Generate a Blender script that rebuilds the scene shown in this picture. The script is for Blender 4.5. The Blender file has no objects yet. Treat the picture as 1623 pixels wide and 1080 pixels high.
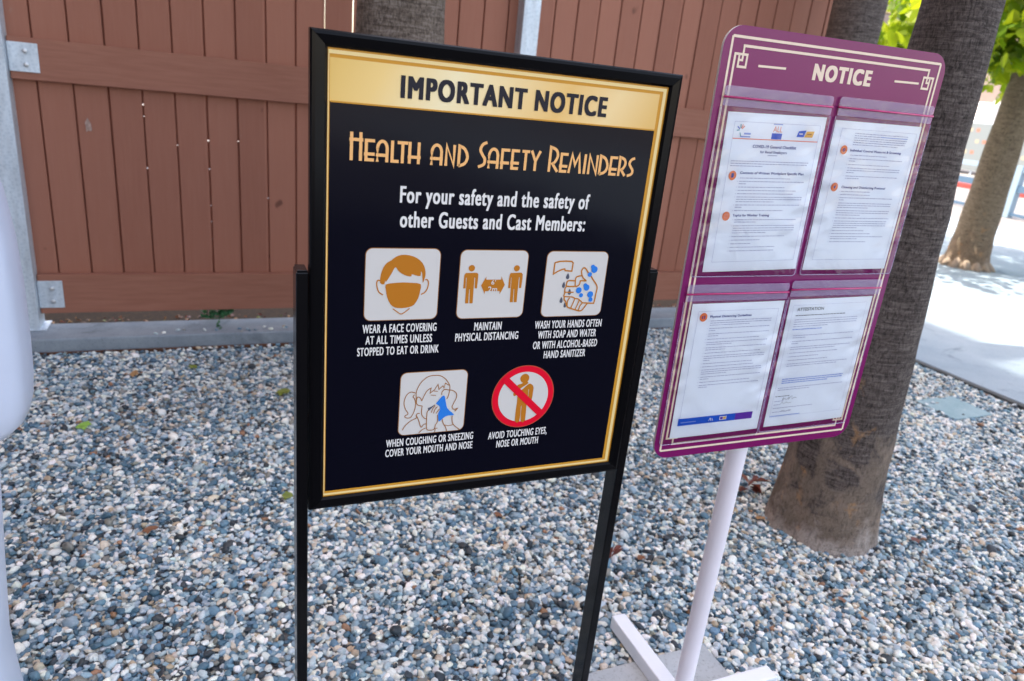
import bpy, bmesh, math, random
import numpy as np
from mathutils import Vector, Matrix

# ------------------------------------------------------------------ camera, light, exposure
S = bpy.context.scene
COL = S.collection
EYE = 1.43                                    # camera height above the gravel (m)
cam = bpy.data.cameras.new("camera"); camo = bpy.data.objects.new("camera", cam); COL.objects.link(camo)
r_ = Vector((0.92003044, -0.37931777, 0.09829559)); u_ = Vector((0.04054091, 0.34164963, 0.93895259))
f_ = Vector((0.38974406, 0.85987997, -0.32970595))
camo.matrix_world = Matrix(((r_.x, u_.x, -f_.x, 0), (r_.y, u_.y, -f_.y, 0), (r_.z, u_.z, -f_.z, EYE), (0, 0, 0, 1)))
cam.sensor_fit = 'HORIZONTAL'; cam.sensor_width = 36; cam.lens = 1114.9 / 1623 * 36
cam.clip_start = 0.02; cam.clip_end = 2000
cam.dof.use_dof = True; cam.dof.focus_distance = 1.24; cam.dof.aperture_fstop = 5.0
S.camera = camo

SUN_EL = math.radians(62)
TO_SUN = Vector((-0.93, 0.37, 0)).normalized() * math.cos(SUN_EL) + Vector((0, 0, math.sin(SUN_EL)))
world = bpy.data.worlds.new("World"); S.world = world; world.use_nodes = True
wn = world.node_tree; wn.nodes.clear()
sky = wn.nodes.new("ShaderNodeTexSky"); sky.sky_type = 'NISHITA'; sky.sun_disc = False
sky.sun_elevation = SUN_EL; sky.sun_rotation = math.atan2(TO_SUN.x, TO_SUN.y)
sky.air_density = 1.0; sky.dust_density = 2.2; sky.ozone_density = 1.0
bg = wn.nodes.new("ShaderNodeBackground"); bg.inputs[1].default_value = 0.15
wo = wn.nodes.new("ShaderNodeOutputWorld")
wb = wn.nodes.new("ShaderNodeMix"); wb.data_type = 'RGBA'; wb.blend_type = 'MULTIPLY'; wb.inputs[0].default_value = 1.0
wb.inputs[7].default_value = (1.29, 1.0, 0.79, 1)      # the camera's white balance is set for open shade
wn.links.new(sky.outputs[0], wb.inputs[6]); wn.links.new(wb.outputs[2], bg.inputs[0]); wn.links.new(bg.outputs[0], wo.inputs[0])
sl = bpy.data.lights.new("sun", 'SUN'); sl.energy = 2.0; sl.angle = math.radians(0.5); sl.color = (1, 0.91, 0.78)
so = bpy.data.objects.new("sun", sl); COL.objects.link(so)
so.rotation_euler = (-TO_SUN).to_track_quat('-Z', 'Y').to_euler(); so.location = (-20, 8, 40)
S.view_settings.view_transform = 'Standard'; S.view_settings.look = 'None'
S.view_settings.gamma = 1.0; S.view_settings.use_curve_mapping = False
S.view_settings.exposure = 2.3
S.render.engine = 'CYCLES'
S.cycles.max_bounces = 8; S.cycles.transparent_max_bounces = 12
try:
    S.cycles.use_denoising = True
except Exception:
    pass
random.seed(7)
rng = np.random.default_rng(7)

# ------------------------------------------------------------------ material helpers
def mat(name):
    m = bpy.data.materials.new(name); m.use_nodes = True
    nt = m.node_tree; b = nt.nodes['Principled BSDF']
    return m, nt, b
def N(nt, kind, **kw):
    n = nt.nodes.new(kind)
    for k, v in kw.items(): setattr(n, k, v)
    return n
def ramp(nt, src, stops, interp='LINEAR'):
    r = N(nt, 'ShaderNodeValToRGB'); e = r.color_ramp.elements; r.color_ramp.interpolation = interp
    while len(e) < len(stops): e.new(0.5)
    for el, (p, c) in zip(e, stops):
        el.position = p; el.color = (c[0], c[1], c[2], 1)
    nt.links.new(src, r.inputs[0]); return r.outputs[0]
def coords(nt, scale=(1, 1, 1), kind='Object', loc=(0, 0, 0)):
    t = N(nt, 'ShaderNodeTexCoord'); m = N(nt, 'ShaderNodeMapping')
    m.inputs['Scale'].default_value = scale; m.inputs['Location'].default_value = loc
    nt.links.new(t.outputs[kind], m.inputs[0]); return m.outputs[0]
def noise(nt, vec, scale, detail=4, rough=0.55, dist=0.0):
    n = N(nt, 'ShaderNodeTexNoise'); n.inputs['Scale'].default_value = scale; n.inputs['Detail'].default_value = detail
    n.inputs['Roughness'].default_value = rough; n.inputs['Distortion'].default_value = dist
    nt.links.new(vec, n.inputs['Vector']); return n.outputs['Fac']
def mixc(nt, a, b, fac, mode='MIX'):
    m = N(nt, 'ShaderNodeMix', data_type='RGBA', blend_type=mode)
    for s, v in ((0, fac), (6, a), (7, b)):
        if isinstance(v, (int, float)): m.inputs[s].default_value = v
        elif isinstance(v, tuple): m.inputs[s].default_value = (v[0], v[1], v[2], 1)
        else: nt.links.new(v, m.inputs[s])
    return m.outputs[2]
def bump(nt, b, h, strength, dist=0.01):
    n = N(nt, 'ShaderNodeBump'); n.inputs['Strength'].default_value = strength; n.inputs['Distance'].default_value = dist
    nt.links.new(h, n.inputs['Height']); nt.links.new(n.outputs[0], b.inputs['Normal'])
def plain(name, c, rough=0.5, spec=0.5, metal=0.0, var=0.0, vscale=8.0, bmp=0.0, bscale=60.0, coat=0.0):
    m, nt, b = mat(name)
    b.inputs['Roughness'].default_value = rough; b.inputs['Specular IOR Level'].default_value = spec
    b.inputs['Metallic'].default_value = metal; b.inputs['Base Color'].default_value = (*c, 1)
    if coat: b.inputs['Coat Weight'].default_value = coat; b.inputs['Coat Roughness'].default_value = 0.06
    if var or bmp: v = coords(nt)
    if var:
        f = noise(nt, v, vscale, 5)
        lo = tuple(x * (1 - var) for x in c); hi = tuple(min(1, x * (1 + var)) for x in c)
        nt.links.new(ramp(nt, f, [(0.3, lo), (0.7, hi)]), b.inputs['Base Color'])
    if bmp: bump(nt, b, noise(nt, v, bscale, 4), bmp, 0.004)
    return m

M = {}
# printing inks
M['amber'] = plain('ink_amber', (0.52, 0.19, 0.018), 0.35, 0.15)
M['brown'] = plain('ink_brown', (0.36, 0.15, 0.04), 0.35, 0.15)
M['slate'] = plain('ink_slate', (0.10, 0.11, 0.15), 0.35, 0.15)
M['blue'] = plain('ink_blue', (0.03, 0.22, 0.75), 0.35, 0.15)
M['red'] = plain('ink_red', (0.80, 0.005, 0.03), 0.35, 0.15)
M['rededge'] = plain('ink_red_edge', (0.55, 0.10, 0.05), 0.35, 0.15)
M['white'] = plain('ink_white', (0.68, 0.665, 0.645), 0.35, 0.15)
M['text_white'] = plain('ink_text_white', (0.82, 0.81, 0.80), 0.35, 0.15)
M['peach'] = plain('ink_peach', (0.95, 0.52, 0.20), 0.35, 0.15)
M['dark'] = plain('ink_dark', (0.018, 0.018, 0.03), 0.35, 0.15)
M['cream'] = plain('ink_cream', (0.88, 0.72, 0.58), 0.35, 0.15)
M['navy'] = plain('ink_navy', (0.02, 0.035, 0.26), 0.45, 0.15)
M['fine'] = plain('ink_fine_print', (0.36, 0.37, 0.55), 0.45, 0.15)
M['link'] = plain('ink_link_blue', (0.22, 0.32, 0.72), 0.45, 0.15)
M['royal'] = plain('ink_royal_blue', (0.01, 0.10, 0.60), 0.4, 0.15)
M['violet'] = plain('ink_violet', (0.13, 0.03, 0.40), 0.4, 0.15)
M['orange'] = plain('ink_orange', (0.78, 0.20, 0.07), 0.45, 0.15)
M['salmon'] = plain('ink_salmon', (0.78, 0.24, 0.18), 0.45, 0.15)
M['gold_ink'] = plain('ink_yellow', (0.80, 0.45, 0.10), 0.45, 0.15)
M['teal_ink'] = plain('ink_teal', (0.03, 0.30, 0.42), 0.45, 0.15)
M['rose'] = plain('zip_rose', (0.60, 0.03, 0.20), 0.3)
# poster
m, nt, b = mat('poster_gloss'); M['poster'] = m
b.inputs['Base Color'].default_value = (0.0026, 0.0028, 0.0085, 1); b.inputs['Roughness'].default_value = 0.12
b.inputs['Specular IOR Level'].default_value = 0.16
v = coords(nt, (1, 1, 1)); bump(nt, b, noise(nt, v, 5.0, 2), 0.05, 0.02)
m, nt, b = mat('gold_band'); M['gold_band'] = m
t = coords(nt, (1.85, 1, 1)); sx = N(nt, 'ShaderNodeSeparateXYZ'); nt.links.new(t, sx.inputs[0])
ad = N(nt, 'ShaderNodeMath', operation='MULTIPLY_ADD'); ad.inputs[1].default_value = -0.9; nt.links.new(sx.outputs['Z'], ad.inputs[0]); nt.links.new(sx.outputs['X'], ad.inputs[2])
of = N(nt, 'ShaderNodeMath', operation='ADD'); of.inputs[1].default_value = 0.99; nt.links.new(ad.outputs[0], of.inputs[0])
fr = N(nt, 'ShaderNodeMath', operation='MULTIPLY'); fr.inputs[1].default_value = 1.0; nt.links.new(of.outputs[0], fr.inputs[0])
nt.links.new(ramp(nt, fr.outputs[0], [(0.0, (0.80, 0.52, 0.13)), (0.13, (0.90, 0.63, 0.22)), (0.33, (0.95, 0.82, 0.50)), (0.45, (0.94, 0.74, 0.38)), (0.68, (0.86, 0.54, 0.16)), (0.85, (0.92, 0.68, 0.32)), (1.0, (0.82, 0.52, 0.15))]), b.inputs['Base Color'])
b.inputs['Roughness'].default_value = 0.3
M['asphalt'] = plain('dark_asphalt', (0.05, 0.05, 0.053), 0.85, var=0.25, vscale=30)
M['scuff'] = plain('pale_scuff', (0.36, 0.25, 0.21), 0.7, var=0.4, vscale=60)
M['gold_line'] = plain('gold_line', (0.66, 0.31, 0.03), 0.3, 0.2)
M['gold_light'] = plain('gold_line_highlight', (0.95, 0.74, 0.34), 0.3, 0.2)
M['frame'] = plain('black_satin_metal', (0.002, 0.002, 0.003), 0.2, 0.16)
M['post_black'] = plain('black_satin_tube', (0.003, 0.003, 0.004), 0.18, 0.25)
# purple board
m, nt, b = mat('plum_board'); M['plum'] = m
b.inputs['Base Color'].default_value = (0.20, 0.009, 0.118, 1); b.inputs['Roughness'].default_value = 0.22; b.inputs['Specular IOR Level'].default_value = 0.3
v = coords(nt); bump(nt, b, noise(nt, v, 9, 2), 0.04, 0.02)
M['board_edge'] = plain('board_core', (0.55, 0.5, 0.5), 0.6)
M['pvc'] = plain('white_pvc', (0.86, 0.83, 0.92), 0.3, var=0.03)
M['paint_white'] = plain('white_painted_wood', (0.80, 0.86, 0.94), 0.4, bmp=0.05, bscale=90)
M['paper'] = plain('paper', (0.84, 0.90, 1.0), 0.55)
m, nt, b = mat('clear_vinyl'); M['vinyl'] = m
nt.nodes.remove(b); out = nt.nodes['Material Output']
tr = N(nt, 'ShaderNodeBsdfTransparent'); tr.inputs[0].default_value = (1.0, 1.0, 1.0, 1)
gl = N(nt, 'ShaderNodeBsdfGlossy'); gl.inputs['Roughness'].default_value = 0.05; gl.inputs[0].default_value = (1, 1, 1, 1)
fz = N(nt, 'ShaderNodeFresnel'); fz.inputs[0].default_value = 1.45
bp = N(nt, 'ShaderNodeBump'); bp.inputs['Strength'].default_value = 0.6; bp.inputs['Distance'].default_value = 0.012
nt.links.new(noise(nt, coords(nt), 11, 3, 0.5, 0.6), bp.inputs['Height'])
nt.links.new(bp.outputs[0], gl.inputs['Normal']); nt.links.new(bp.outputs[0], fz.inputs['Normal'])
mx = N(nt, 'ShaderNodeMixShader'); nt.links.new(fz.outputs[0], mx.inputs[0]); nt.links.new(tr.outputs[0], mx.inputs[1]); nt.links.new(gl.outputs[0], mx.inputs[2])
nt.links.new(mx.outputs[0], out.inputs[0])
m, nt, b = mat('vinyl_seam'); M['seam'] = m
nt.nodes.remove(b); out = nt.nodes['Material Output']
tr = N(nt, 'ShaderNodeBsdfTransparent'); df = N(nt, 'ShaderNodeBsdfPrincipled'); df.inputs['Base Color'].default_value = (0.62, 0.56, 0.86, 1); df.inputs['Roughness'].default_value = 0.15
mx = N(nt, 'ShaderNodeMixShader'); mx.inputs[0].default_value = 0.32
nt.links.new(tr.outputs[0], mx.inputs[1]); nt.links.new(df.outputs[0], mx.inputs[2]); nt.links.new(mx.outputs[0], out.inputs[0])
# wood fence
m, nt, b = mat('brown_painted_boards'); M['board'] = m
v = coords(nt, (1, 1, 1)); s = N(nt, 'ShaderNodeSeparateXYZ'); nt.links.new(v, s.inputs[0])
dv = N(nt, 'ShaderNodeMath', operation='DIVIDE'); dv.inputs[1].default_value = 0.144; nt.links.new(s.outputs['X'], dv.inputs[0])
fl = N(nt, 'ShaderNodeMath', operation='FLOOR'); nt.links.new(dv.outputs[0], fl.inputs[0])
wnn = N(nt, 'ShaderNodeTexWhiteNoise', noise_dimensions='1D'); nt.links.new(fl.outputs[0], wnn.inputs['W'])
base = ramp(nt, wnn.outputs['Value'], [(0, (0.265, 0.10, 0.064)), (1, (0.34, 0.138, 0.09))])
grain = noise(nt, coords(nt, (14, 14, 0.9)), 6, 6, 0.6, 0.3)
c1 = mixc(nt, base, (0.38, 0.18, 0.125), grain, 'MIX')
c1 = mixc(nt, base, c1, 0.45)
scuff = ramp(nt, noise(nt, coords(nt, (3, 3, 2)), 3.1, 8, 0.7), [(0.66, (0, 0, 0)), (0.78, (1, 1, 1))])
c2 = mixc(nt, c1, (0.32, 0.19, 0.15), scuff)
kn = ramp(nt, noise(nt, coords(nt, (1, 1, .7)), 8.5, 2, 0.5), [(0.735, (1, 1, 1)), (0.775, (0.45, 0.42, 0.42))])
c2 = mixc(nt, c2, kn, 1.0, 'MULTIPLY')
nt.links.new(c2, b.inputs['Base Color']); b.inputs['Roughness'].default_value = 0.62; b.inputs['Specular IOR Level'].default_value = 0.3
bump(nt, b, grain, 0.25, 0.003)
m, nt, b = mat('brown_painted_rail'); M['rail'] = m
grain = noise(nt, coords(nt, (0.9, 14, 14)), 5, 6, 0.6, 0.2)
nt.links.new(ramp(nt, grain, [(0.25, (0.255, 0.102, 0.066)), (0.75, (0.33, 0.145, 0.098))]), b.inputs['Base Color'])
b.inputs['Roughness'].default_value = 0.6; b.inputs['Specular IOR Level'].default_value = 0.3; bump(nt, b, grain, 0.2, 0.003)
m, nt, b = mat('galvanised_steel'); M['galv'] = m
v = coords(nt); vo = N(nt, 'ShaderNodeTexVoronoi'); vo.inputs['Scale'].default_value = 70; nt.links.new(v, vo.inputs['Vector'])
cc = ramp(nt, vo.outputs['Distance'], [(0.0, (0.50, 0.60, 0.70)), (0.6, (0.66, 0.75, 0.84))])
st = ramp(nt, noise(nt, coords(nt, (6, 6, 1.2)), 3, 6, 0.65), [(0.35, (0.75, 0.75, 0.75)), (0.65, (1, 1, 1))])
nt.links.new(mixc(nt, cc, st, 1.0, 'MULTIPLY'), b.inputs['Base Color']); b.inputs['Roughness'].default_value = 0.5; b.inputs['Metallic'].default_value = 0.35
M['bolt'] = plain('zinc_bolt', (0.55, 0.57, 0.6), 0.35, metal=0.7)
# concrete family
def concrete(name, lo, hi, sc=6, dark=(0.08, 0.08, 0.08), rough=0.8):
    m, nt, b = mat(name); v = coords(nt)
    c = ramp(nt, noise(nt, v, sc, 8, 0.65), [(0.3, lo), (0.7, hi)])
    sp = ramp(nt, noise(nt, v, 140, 3, 0.6), [(0.30, (0.7, 0.7, 0.7)), (0.45, (1, 1, 1))])
    c = mixc(nt, c, sp, 1.0, 'MULTIPLY')
    stn = ramp(nt, noise(nt, v, 3.1, 7, 0.7, 0.8), [(0.57, (0, 0, 0)), (0.70, (0.7, 0.7, 0.7))])
    c = mixc(nt, c, dark, stn)
    nt.links.new(c, b.inputs['Base Color']); b.inputs['Roughness'].default_value = rough
    bump(nt, b, noise(nt, v, 90, 5), 0.25, 0.002); return m
M['kerb'] = concrete('kerb_concrete', (0.18, 0.22, 0.26), (0.29, 0.34, 0.39), 5, (0.08, 0.10, 0.12))
M['pave'] = concrete('pavement_concrete', (0.25, 0.33, 0.40), (0.32, 0.40, 0.47), 3, (0.08, 0.12, 0.15))
M['paver'] = concrete('paver_concrete', (0.36, 0.41, 0.44), (0.46, 0.51, 0.54), 7, (0.2, 0.21, 0.21))
M['slab'] = concrete('flush_slab', (0.20, 0.33, 0.38), (0.30, 0.43, 0.48), 6, (0.08, 0.1, 0.1))
M['road'] = concrete('pale_worn_asphalt', (0.20, 0.20, 0.205), (0.26, 0.26, 0.26), 2, (0.14, 0.14, 0.14))
M['dark_strip'] = plain('dark_strip_grey', (0.06, 0.065, 0.07), 0.7, var=0.3, vscale=12)
M['rust'] = plain('rusty_edging', (0.12, 0.05, 0.025), 0.8, var=0.4, vscale=20)
m, nt, b = mat('gravel_soil'); M['soil'] = m
v = coords(nt)
nt.links.new(ramp(nt, noise(nt, v, 45, 6, 0.7), [(0.3, (0.03, 0.03, 0.03)), (0.6, (0.12, 0.12, 0.12)), (0.8, (0.25, 0.25, 0.25))]), b.inputs['Base Color']); b.inputs['Roughness'].default_value = 0.95
m, nt, b = mat('leafy_soil'); M['humus'] = m
nt.links.new(ramp(nt, noise(nt, coords(nt), 38, 6, 0.75), [(0.35, (0.015, 0.010, 0.007)), (0.62, (0.05, 0.03, 0.012)), (0.78, (0.22, 0.13, 0.035))]), b.inputs['Base Color']); b.inputs['Roughness'].default_value = 0.95
# pebbles take their colour from an attribute of each stone
m, nt, b = mat('pebble'); M['pebble'] = m
at = N(nt, 'ShaderNodeAttribute', attribute_type='INSTANCER', attribute_name='col')
tc = N(nt, 'ShaderNodeTexCoord')
vein = ramp(nt, noise(nt, tc.outputs['Object'], 2.2, 5, 0.65, 0.4), [(0.3, (0.78, 0.78, 0.78)), (0.7, (1.12, 1.12, 1.12))])
nt.links.new(mixc(nt, at.outputs['Color'], vein, 1.0, 'MULTIPLY'), b.inputs['Base Color'])
b.inputs['Roughness'].default_value = 0.48; b.inputs['Specular IOR Level'].default_value = 0.4
# bark
def bark(name, lo, mid, hi, patch, ringscale=26, streak=1.0):
    m, nt, b = mat(name)
    v = coords(nt, (1, 1, 1), 'UV')
    rings = noise(nt, coords(nt, (5.5, ringscale * 2.6, 1), 'UV'), 1.7, 7, 0.7, 0.9)
    cracks = noise(nt, coords(nt, (60, 26, 1), 'UV'), 1.6, 6, 0.72, 1.2)
    mixn = N(nt, 'ShaderNodeMath', operation='MULTIPLY_ADD'); mixn.inputs[1].default_value = 0.62
    hf = N(nt, 'ShaderNodeMath', operation='MULTIPLY'); hf.inputs[1].default_value = 0.38
    nt.links.new(cracks, hf.inputs[0]); nt.links.new(rings, mixn.inputs[0]); nt.links.new(hf.outputs[0], mixn.inputs[2])
    c = ramp(nt, mixn.outputs[0], [(0.36, lo), (0.5, mid), (0.64, hi)])
    # worn lower trunk: smooth patches, strongest near the ground
    s = N(nt, 'ShaderNodeSeparateXYZ'); nt.links.new(v, s.inputs[0])
    lowm = N(nt, 'ShaderNodeMapRange'); lowm.inputs[1].default_value = 0.18; lowm.inputs[2].default_value = 0.75; lowm.inputs[3].default_value = 0.22; lowm.inputs[4].default_value = -0.12
    nt.links.new(s.outputs['Y'], lowm.inputs[0])
    pn = N(nt, 'ShaderNodeMath', operation='ADD'); nt.links.new(noise(nt, coords(nt, (6, 5, 1), 'UV'), 1.3, 6, 0.6, 0.7), pn.inputs[0]); nt.links.new(lowm.outputs[0], pn.inputs[1])
    pm = ramp(nt, pn.outputs[0], [(0.55, (0, 0, 0)), (0.68, (1, 1, 1))])
    pc = ramp(nt, noise(nt, coords(nt, (5, 4, 1), 'UV', (3, 1, 0)), 1.8, 6, 0.65), [(0.3, tuple(x * 0.55 for x in patch)), (0.6, patch), (0.72, (patch[0] * 1.5, patch[1] * 1.15, patch[2] * 0.8))])
    c = mixc(nt, c, pc, pm)
    ob = ramp(nt, noise(nt, coords(nt, (7, 5, 1), 'UV', (9, 4, 0)), 1.5, 5, 0.6, 0.5), [(0.60, (0, 0, 0)), (0.68, (0.8, 0.8, 0.8))])
    om = N(nt, 'ShaderNodeMapRange'); om.inputs[1].default_value = 0.6; om.inputs[2].default_value = 0.75; om.inputs[3].default_value = 1; om.inputs[4].default_value = 0
    nt.links.new(s.outputs['Y'], om.inputs[0])
    omul = N(nt, 'ShaderNodeMath', operation='MULTIPLY'); nt.links.new(ob, omul.inputs[0]); nt.links.new(om.outputs[0], omul.inputs[1])
    c = mixc(nt, c, (patch[0] * 1.6, patch[1] * 1.15, patch[2] * 0.7), omul.outputs[0])
    bm_ = N(nt, 'ShaderNodeMath', operation='MULTIPLY_ADD'); bm_.inputs[1].default_value = 0.42
    nt.links.new(noise(nt, coords(nt, (5, 4, 1), 'UV'), 1.9, 6, 0.65), bm_.inputs[0]); nt.links.new(s.outputs['Y'], bm_.inputs[2])
    band = ramp(nt, bm_.outputs[0], [(0.27, (0.75, 0.75, 0.75)), (0.35, (0, 0, 0))])
    c = mixc(nt, c, tuple(x * 1.75 for x in (patch[0], patch[1] * 1.12, patch[2] * 1.3)), band)
    crk = ramp(nt, cracks, [(0.36, (0.35, 0.35, 0.35)), (0.52, (1, 1, 1))])
    c = mixc(nt, c, crk, 0.75, 'MULTIPLY')
    nt.links.new(c, b.inputs['Base Color'])
    b.inputs['Roughness'].default_value = 0.85; b.inputs['Specular IOR Level'].default_value = 0.25
    bump(nt, b, mixn.outputs[0], 0.9, 0.02); return m
M['bark'] = bark('palm_bark', (0.028, 0.022, 0.022), (0.115, 0.095, 0.088), (0.23, 0.20, 0.185), (0.29, 0.23, 0.185))
M['bark_pale'] = bark('palm_bark_pale', (0.06, 0.045, 0.035), (0.17, 0.135, 0.11), (0.32, 0.27, 0.24), (0.2, 0.16, 0.13), 14)
M['bark_sunny'] = bark('street_tree_bark', (0.09, 0.065, 0.045), (0.19, 0.145, 0.10), (0.29, 0.23, 0.17), (0.22, 0.16, 0.11), 18)
# leaves
def leafmat(name, lo, hi, trans=0.45):
    m, nt, b = mat(name); out = nt.nodes['Material Output']
    oi = N(nt, 'ShaderNodeNewGeometry')
    c = ramp(nt, oi.outputs['Random Per Island'], [(0, lo), (1, hi)])
    nt.links.new(c, b.inputs['Base Color']); b.inputs['Roughness'].default_value = 0.45
    t = N(nt, 'ShaderNodeBsdfTranslucent'); nt.links.new(c, t.inputs[0])
    mx = N(nt, 'ShaderNodeMixShader'); mx.inputs[0].default_value = trans
    nt.links.new(b.outputs[0], mx.inputs[1]); nt.links.new(t.outputs[0], mx.inputs[2]); nt.links.new(mx.outputs[0], out.inputs[0]); return m
M['leaf'] = leafmat('tree_leaf', (0.12, 0.23, 0.006), (0.44, 0.52, 0.015), 0.6)
M['frond'] = leafmat('palm_frond', (0.03, 0.07, 0.02), (0.06, 0.11, 0.03), 0.25)
M['weed'] = leafmat('weed_leaf', (0.03, 0.13, 0.05), (0.06, 0.2, 0.08), 0.3)
M['leaf_green'] = leafmat('fallen_green', (0.25, 0.5, 0.08), (0.3, 0.55, 0.1), 0.2)
M['leaf_olive'] = leafmat('fallen_olive', (0.14, 0.2, 0.03), (0.2, 0.26, 0.04), 0.2)
M['leaf_brown'] = leafmat('fallen_brown', (0.18, 0.07, 0.03), (0.26, 0.12, 0.06), 0.15)
M['leaf_red'] = leafmat('fallen_red', (0.09, 0.02, 0.015), (0.18, 0.045, 0.025), 0.1)
M['leaf_tan'] = leafmat('fallen_tan', (0.36, 0.2, 0.08), (0.42, 0.26, 0.12), 0.15)
# far things
M['moulded'] = plain('white_moulded_plastic', (0.66, 0.73, 0.90), 0.32, var=0.02)
M['rail_blue'] = plain('pale_blue_rail_paint', (0.20, 0.30, 0.40), 0.4)
M['rail_deep'] = plain('blue_rail_paint', (0.05, 0.11, 0.19), 0.4)
M['red_kerb'] = plain('red_kerb_paint', (0.24, 0.04, 0.036), 0.6, var=0.15)
M['stucco'] = plain('pale_stucco', (0.24, 0.20, 0.185), 0.85, var=0.06, vscale=2)
M['stucco2'] = plain('peach_stucco', (0.30, 0.15, 0.09), 0.85, var=0.06, vscale=2)
M['trimw'] = plain('white_trim', (0.7, 0.68, 0.66), 0.6)
M['glass'] = plain('dark_window_glass', (0.04, 0.05, 0.06), 0.08)
M['vanw'] = plain('white_vehicle_paint', (0.75, 0.76, 0.78), 0.25, coat=0.5)
M['tyre'] = plain('tyre_rubber', (0.02, 0.02, 0.02), 0.8)
m, nt, b = mat('metal_roof'); M['seamroof'] = m
b.inputs['Base Color'].default_value = (0.6, 0.62, 0.66, 1); b.inputs['Roughness'].default_value = 0.4
wv = N(nt, 'ShaderNodeTexWave', bands_direction='Y'); wv.inputs['Scale'].default_value = 0.9
nt.links.new(coords(nt), wv.inputs[0])
nt.links.new(ramp(nt, wv.outputs['Fac'], [(0.0, (0.10, 0.11, 0.13)), (0.3, (0.22, 0.23, 0.26)), (1, (0.26, 0.27, 0.29))]), b.inputs['Base Color'])
m, nt, b = mat('screen_mesh'); M['screen'] = m
b.inputs['Base Color'].default_value = (0.16, 0.19, 0.20, 1); b.inputs['Roughness'].default_value = 0.8
M['dot_peach'] = plain('screen_print_peach', (0.30, 0.14, 0.10), 0.8)
M['dot_cream'] = plain('screen_print_cream', (0.32, 0.28, 0.20), 0.8)

# ------------------------------------------------------------------ geometry helpers
class MB:
    """collects verts and faces (with a material slot per face) for one mesh object"""
    def __init__(s): s.v = []; s.f = []; s.m = []; s.mats = []; s.uv = None
    def slot(s, key):
        if key not in s.mats: s.mats.append(key)
        return s.mats.index(key)
    def add(s, vs, fs, key):
        o = len(s.v); k = s.slot(key); s.v += [tuple(p) for p in vs]
        for f in fs: s.f.append(tuple(i + o for i in f)); s.m.append(k)
    def box(s, a, b, key, bev=0.0):
        x0, y0, z0 = a; x1, y1, z1 = b
        if not bev:
            s.add([(x0, y0, z0), (x1, y0, z0), (x1, y1, z0), (x0, y1, z0), (x0, y0, z1), (x1, y0, z1), (x1, y1, z1), (x0, y1, z1)],
                  [(0, 3, 2, 1), (4, 5, 6, 7), (0, 1, 5, 4), (1, 2, 6, 5), (2, 3, 7, 6), (3, 0, 4, 7)], key); return
        bm = bmesh.new(); bmesh.ops.create_cube(bm, size=1)
        for w in bm.verts: w.co = Vector(((x0 + x1) / 2 + w.co.x * (x1 - x0), (y0 + y1) / 2 + w.co.y * (y1 - y0), (z0 + z1) / 2 + w.co.z * (z1 - z0)))
        bmesh.ops.bevel(bm, geom=list(bm.edges), offset=bev, segments=2, affect='EDGES', profile=0.5)
        s.bm(bm, key)
    def bm(s, bm, key):
        bm.verts.ensure_lookup_table(); bm.verts.index_update()
        s.add([w.co[:] for w in bm.verts], [[w.index for w in f.verts] for f in bm.faces], key); bm.free()
    def tube(s, pts, r, key, n=12, caps=True):
        """swept round bar through pts, r a number or list"""
        pts = [Vector(p) for p in pts]; rs = r if isinstance(r, (list, tuple)) else [r] * len(pts)
        vs = []; fs = []
        for i, p in enumerate(pts):
            d = (pts[min(i + 1, len(pts) - 1)] - pts[max(i - 1, 0)]).normalized()
            a = d.orthogonal().normalized() if i == 0 else (a - d * a.dot(d)).normalized()
            bb = d.cross(a)
            for k in range(n):
                t = 2 * math.pi * k / n; vs.append(p + (a * math.cos(t) + bb * math.sin(t)) * rs[i])
        for i in range(len(pts) - 1):
            for k in range(n): fs.append((i * n + k, i * n + (k + 1) % n, (i + 1) * n + (k + 1) % n, (i + 1) * n + k))
        if caps: fs.append(tuple(range(n - 1, -1, -1))); fs.append(tuple((len(pts) - 1) * n + k for k in range(n)))
        s.add(vs, fs, key)
    def build(s, name, parent=None, smooth=False, loc=None, angle=None):
        me = bpy.data.meshes.new(name)
        off = Vector(loc) if loc else Vector((0, 0, 0))
        me.from_pydata([tuple(Vector(p) - off) for p in s.v], [], s.f)
        for k in s.mats: me.materials.append(M[k])
        me.polygons.foreach_set('material_index', s.m)
        me.polygons.foreach_set('use_smooth', [smooth] * len(s.f))
        if angle is not None: me.set_sharp_from_angle(angle=math.radians(angle))
        me.update()
        o = bpy.data.objects.new(name, me); COL.objects.link(o); o.location = off
        if parent:
            o.parent = parent; o.matrix_parent_inverse = parent.matrix_world.inverted()
        return o
def thing(name, label, cat, loc=(0, 0, 0), group=None):
    o = bpy.data.objects.new(name, None); COL.objects.link(o); o.location = loc; o.empty_display_size = 0.1
    o['label'] = label; o['category'] = cat
    if group: o['group'] = group
    bpy.context.view_layer.update(); return o
def tag(o, label=None, cat=None, group=None, kind=None):
    for k, v in (('label', label), ('category', cat), ('group', group), ('kind', kind)):
        if v: o[k] = v
    return o
from mathutils.geometry import tessellate_polygon
def smoothline(p, closed=False, sub=4):
    n = len(p)
    if n < 3: return p
    out = []
    rngi = range(n if closed else n - 1)
    for i in rngi:
        g = lambda k: np.array(p[k % n]) if closed else np.array(p[max(0, min(n - 1, k))])
        a, b, c, d = g(i - 1), g(i), g(i + 1), g(i + 2)
        for s in range(sub):
            t = s / sub
            out.append(tuple(0.5 * ((2 * b) + (c - a) * t + (2 * a - 5 * b + 4 * c - d) * t * t + (3 * b - a - 3 * c + d) * t ** 3)))
    if not closed: out.append(tuple(p[-1]))
    return out
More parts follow.
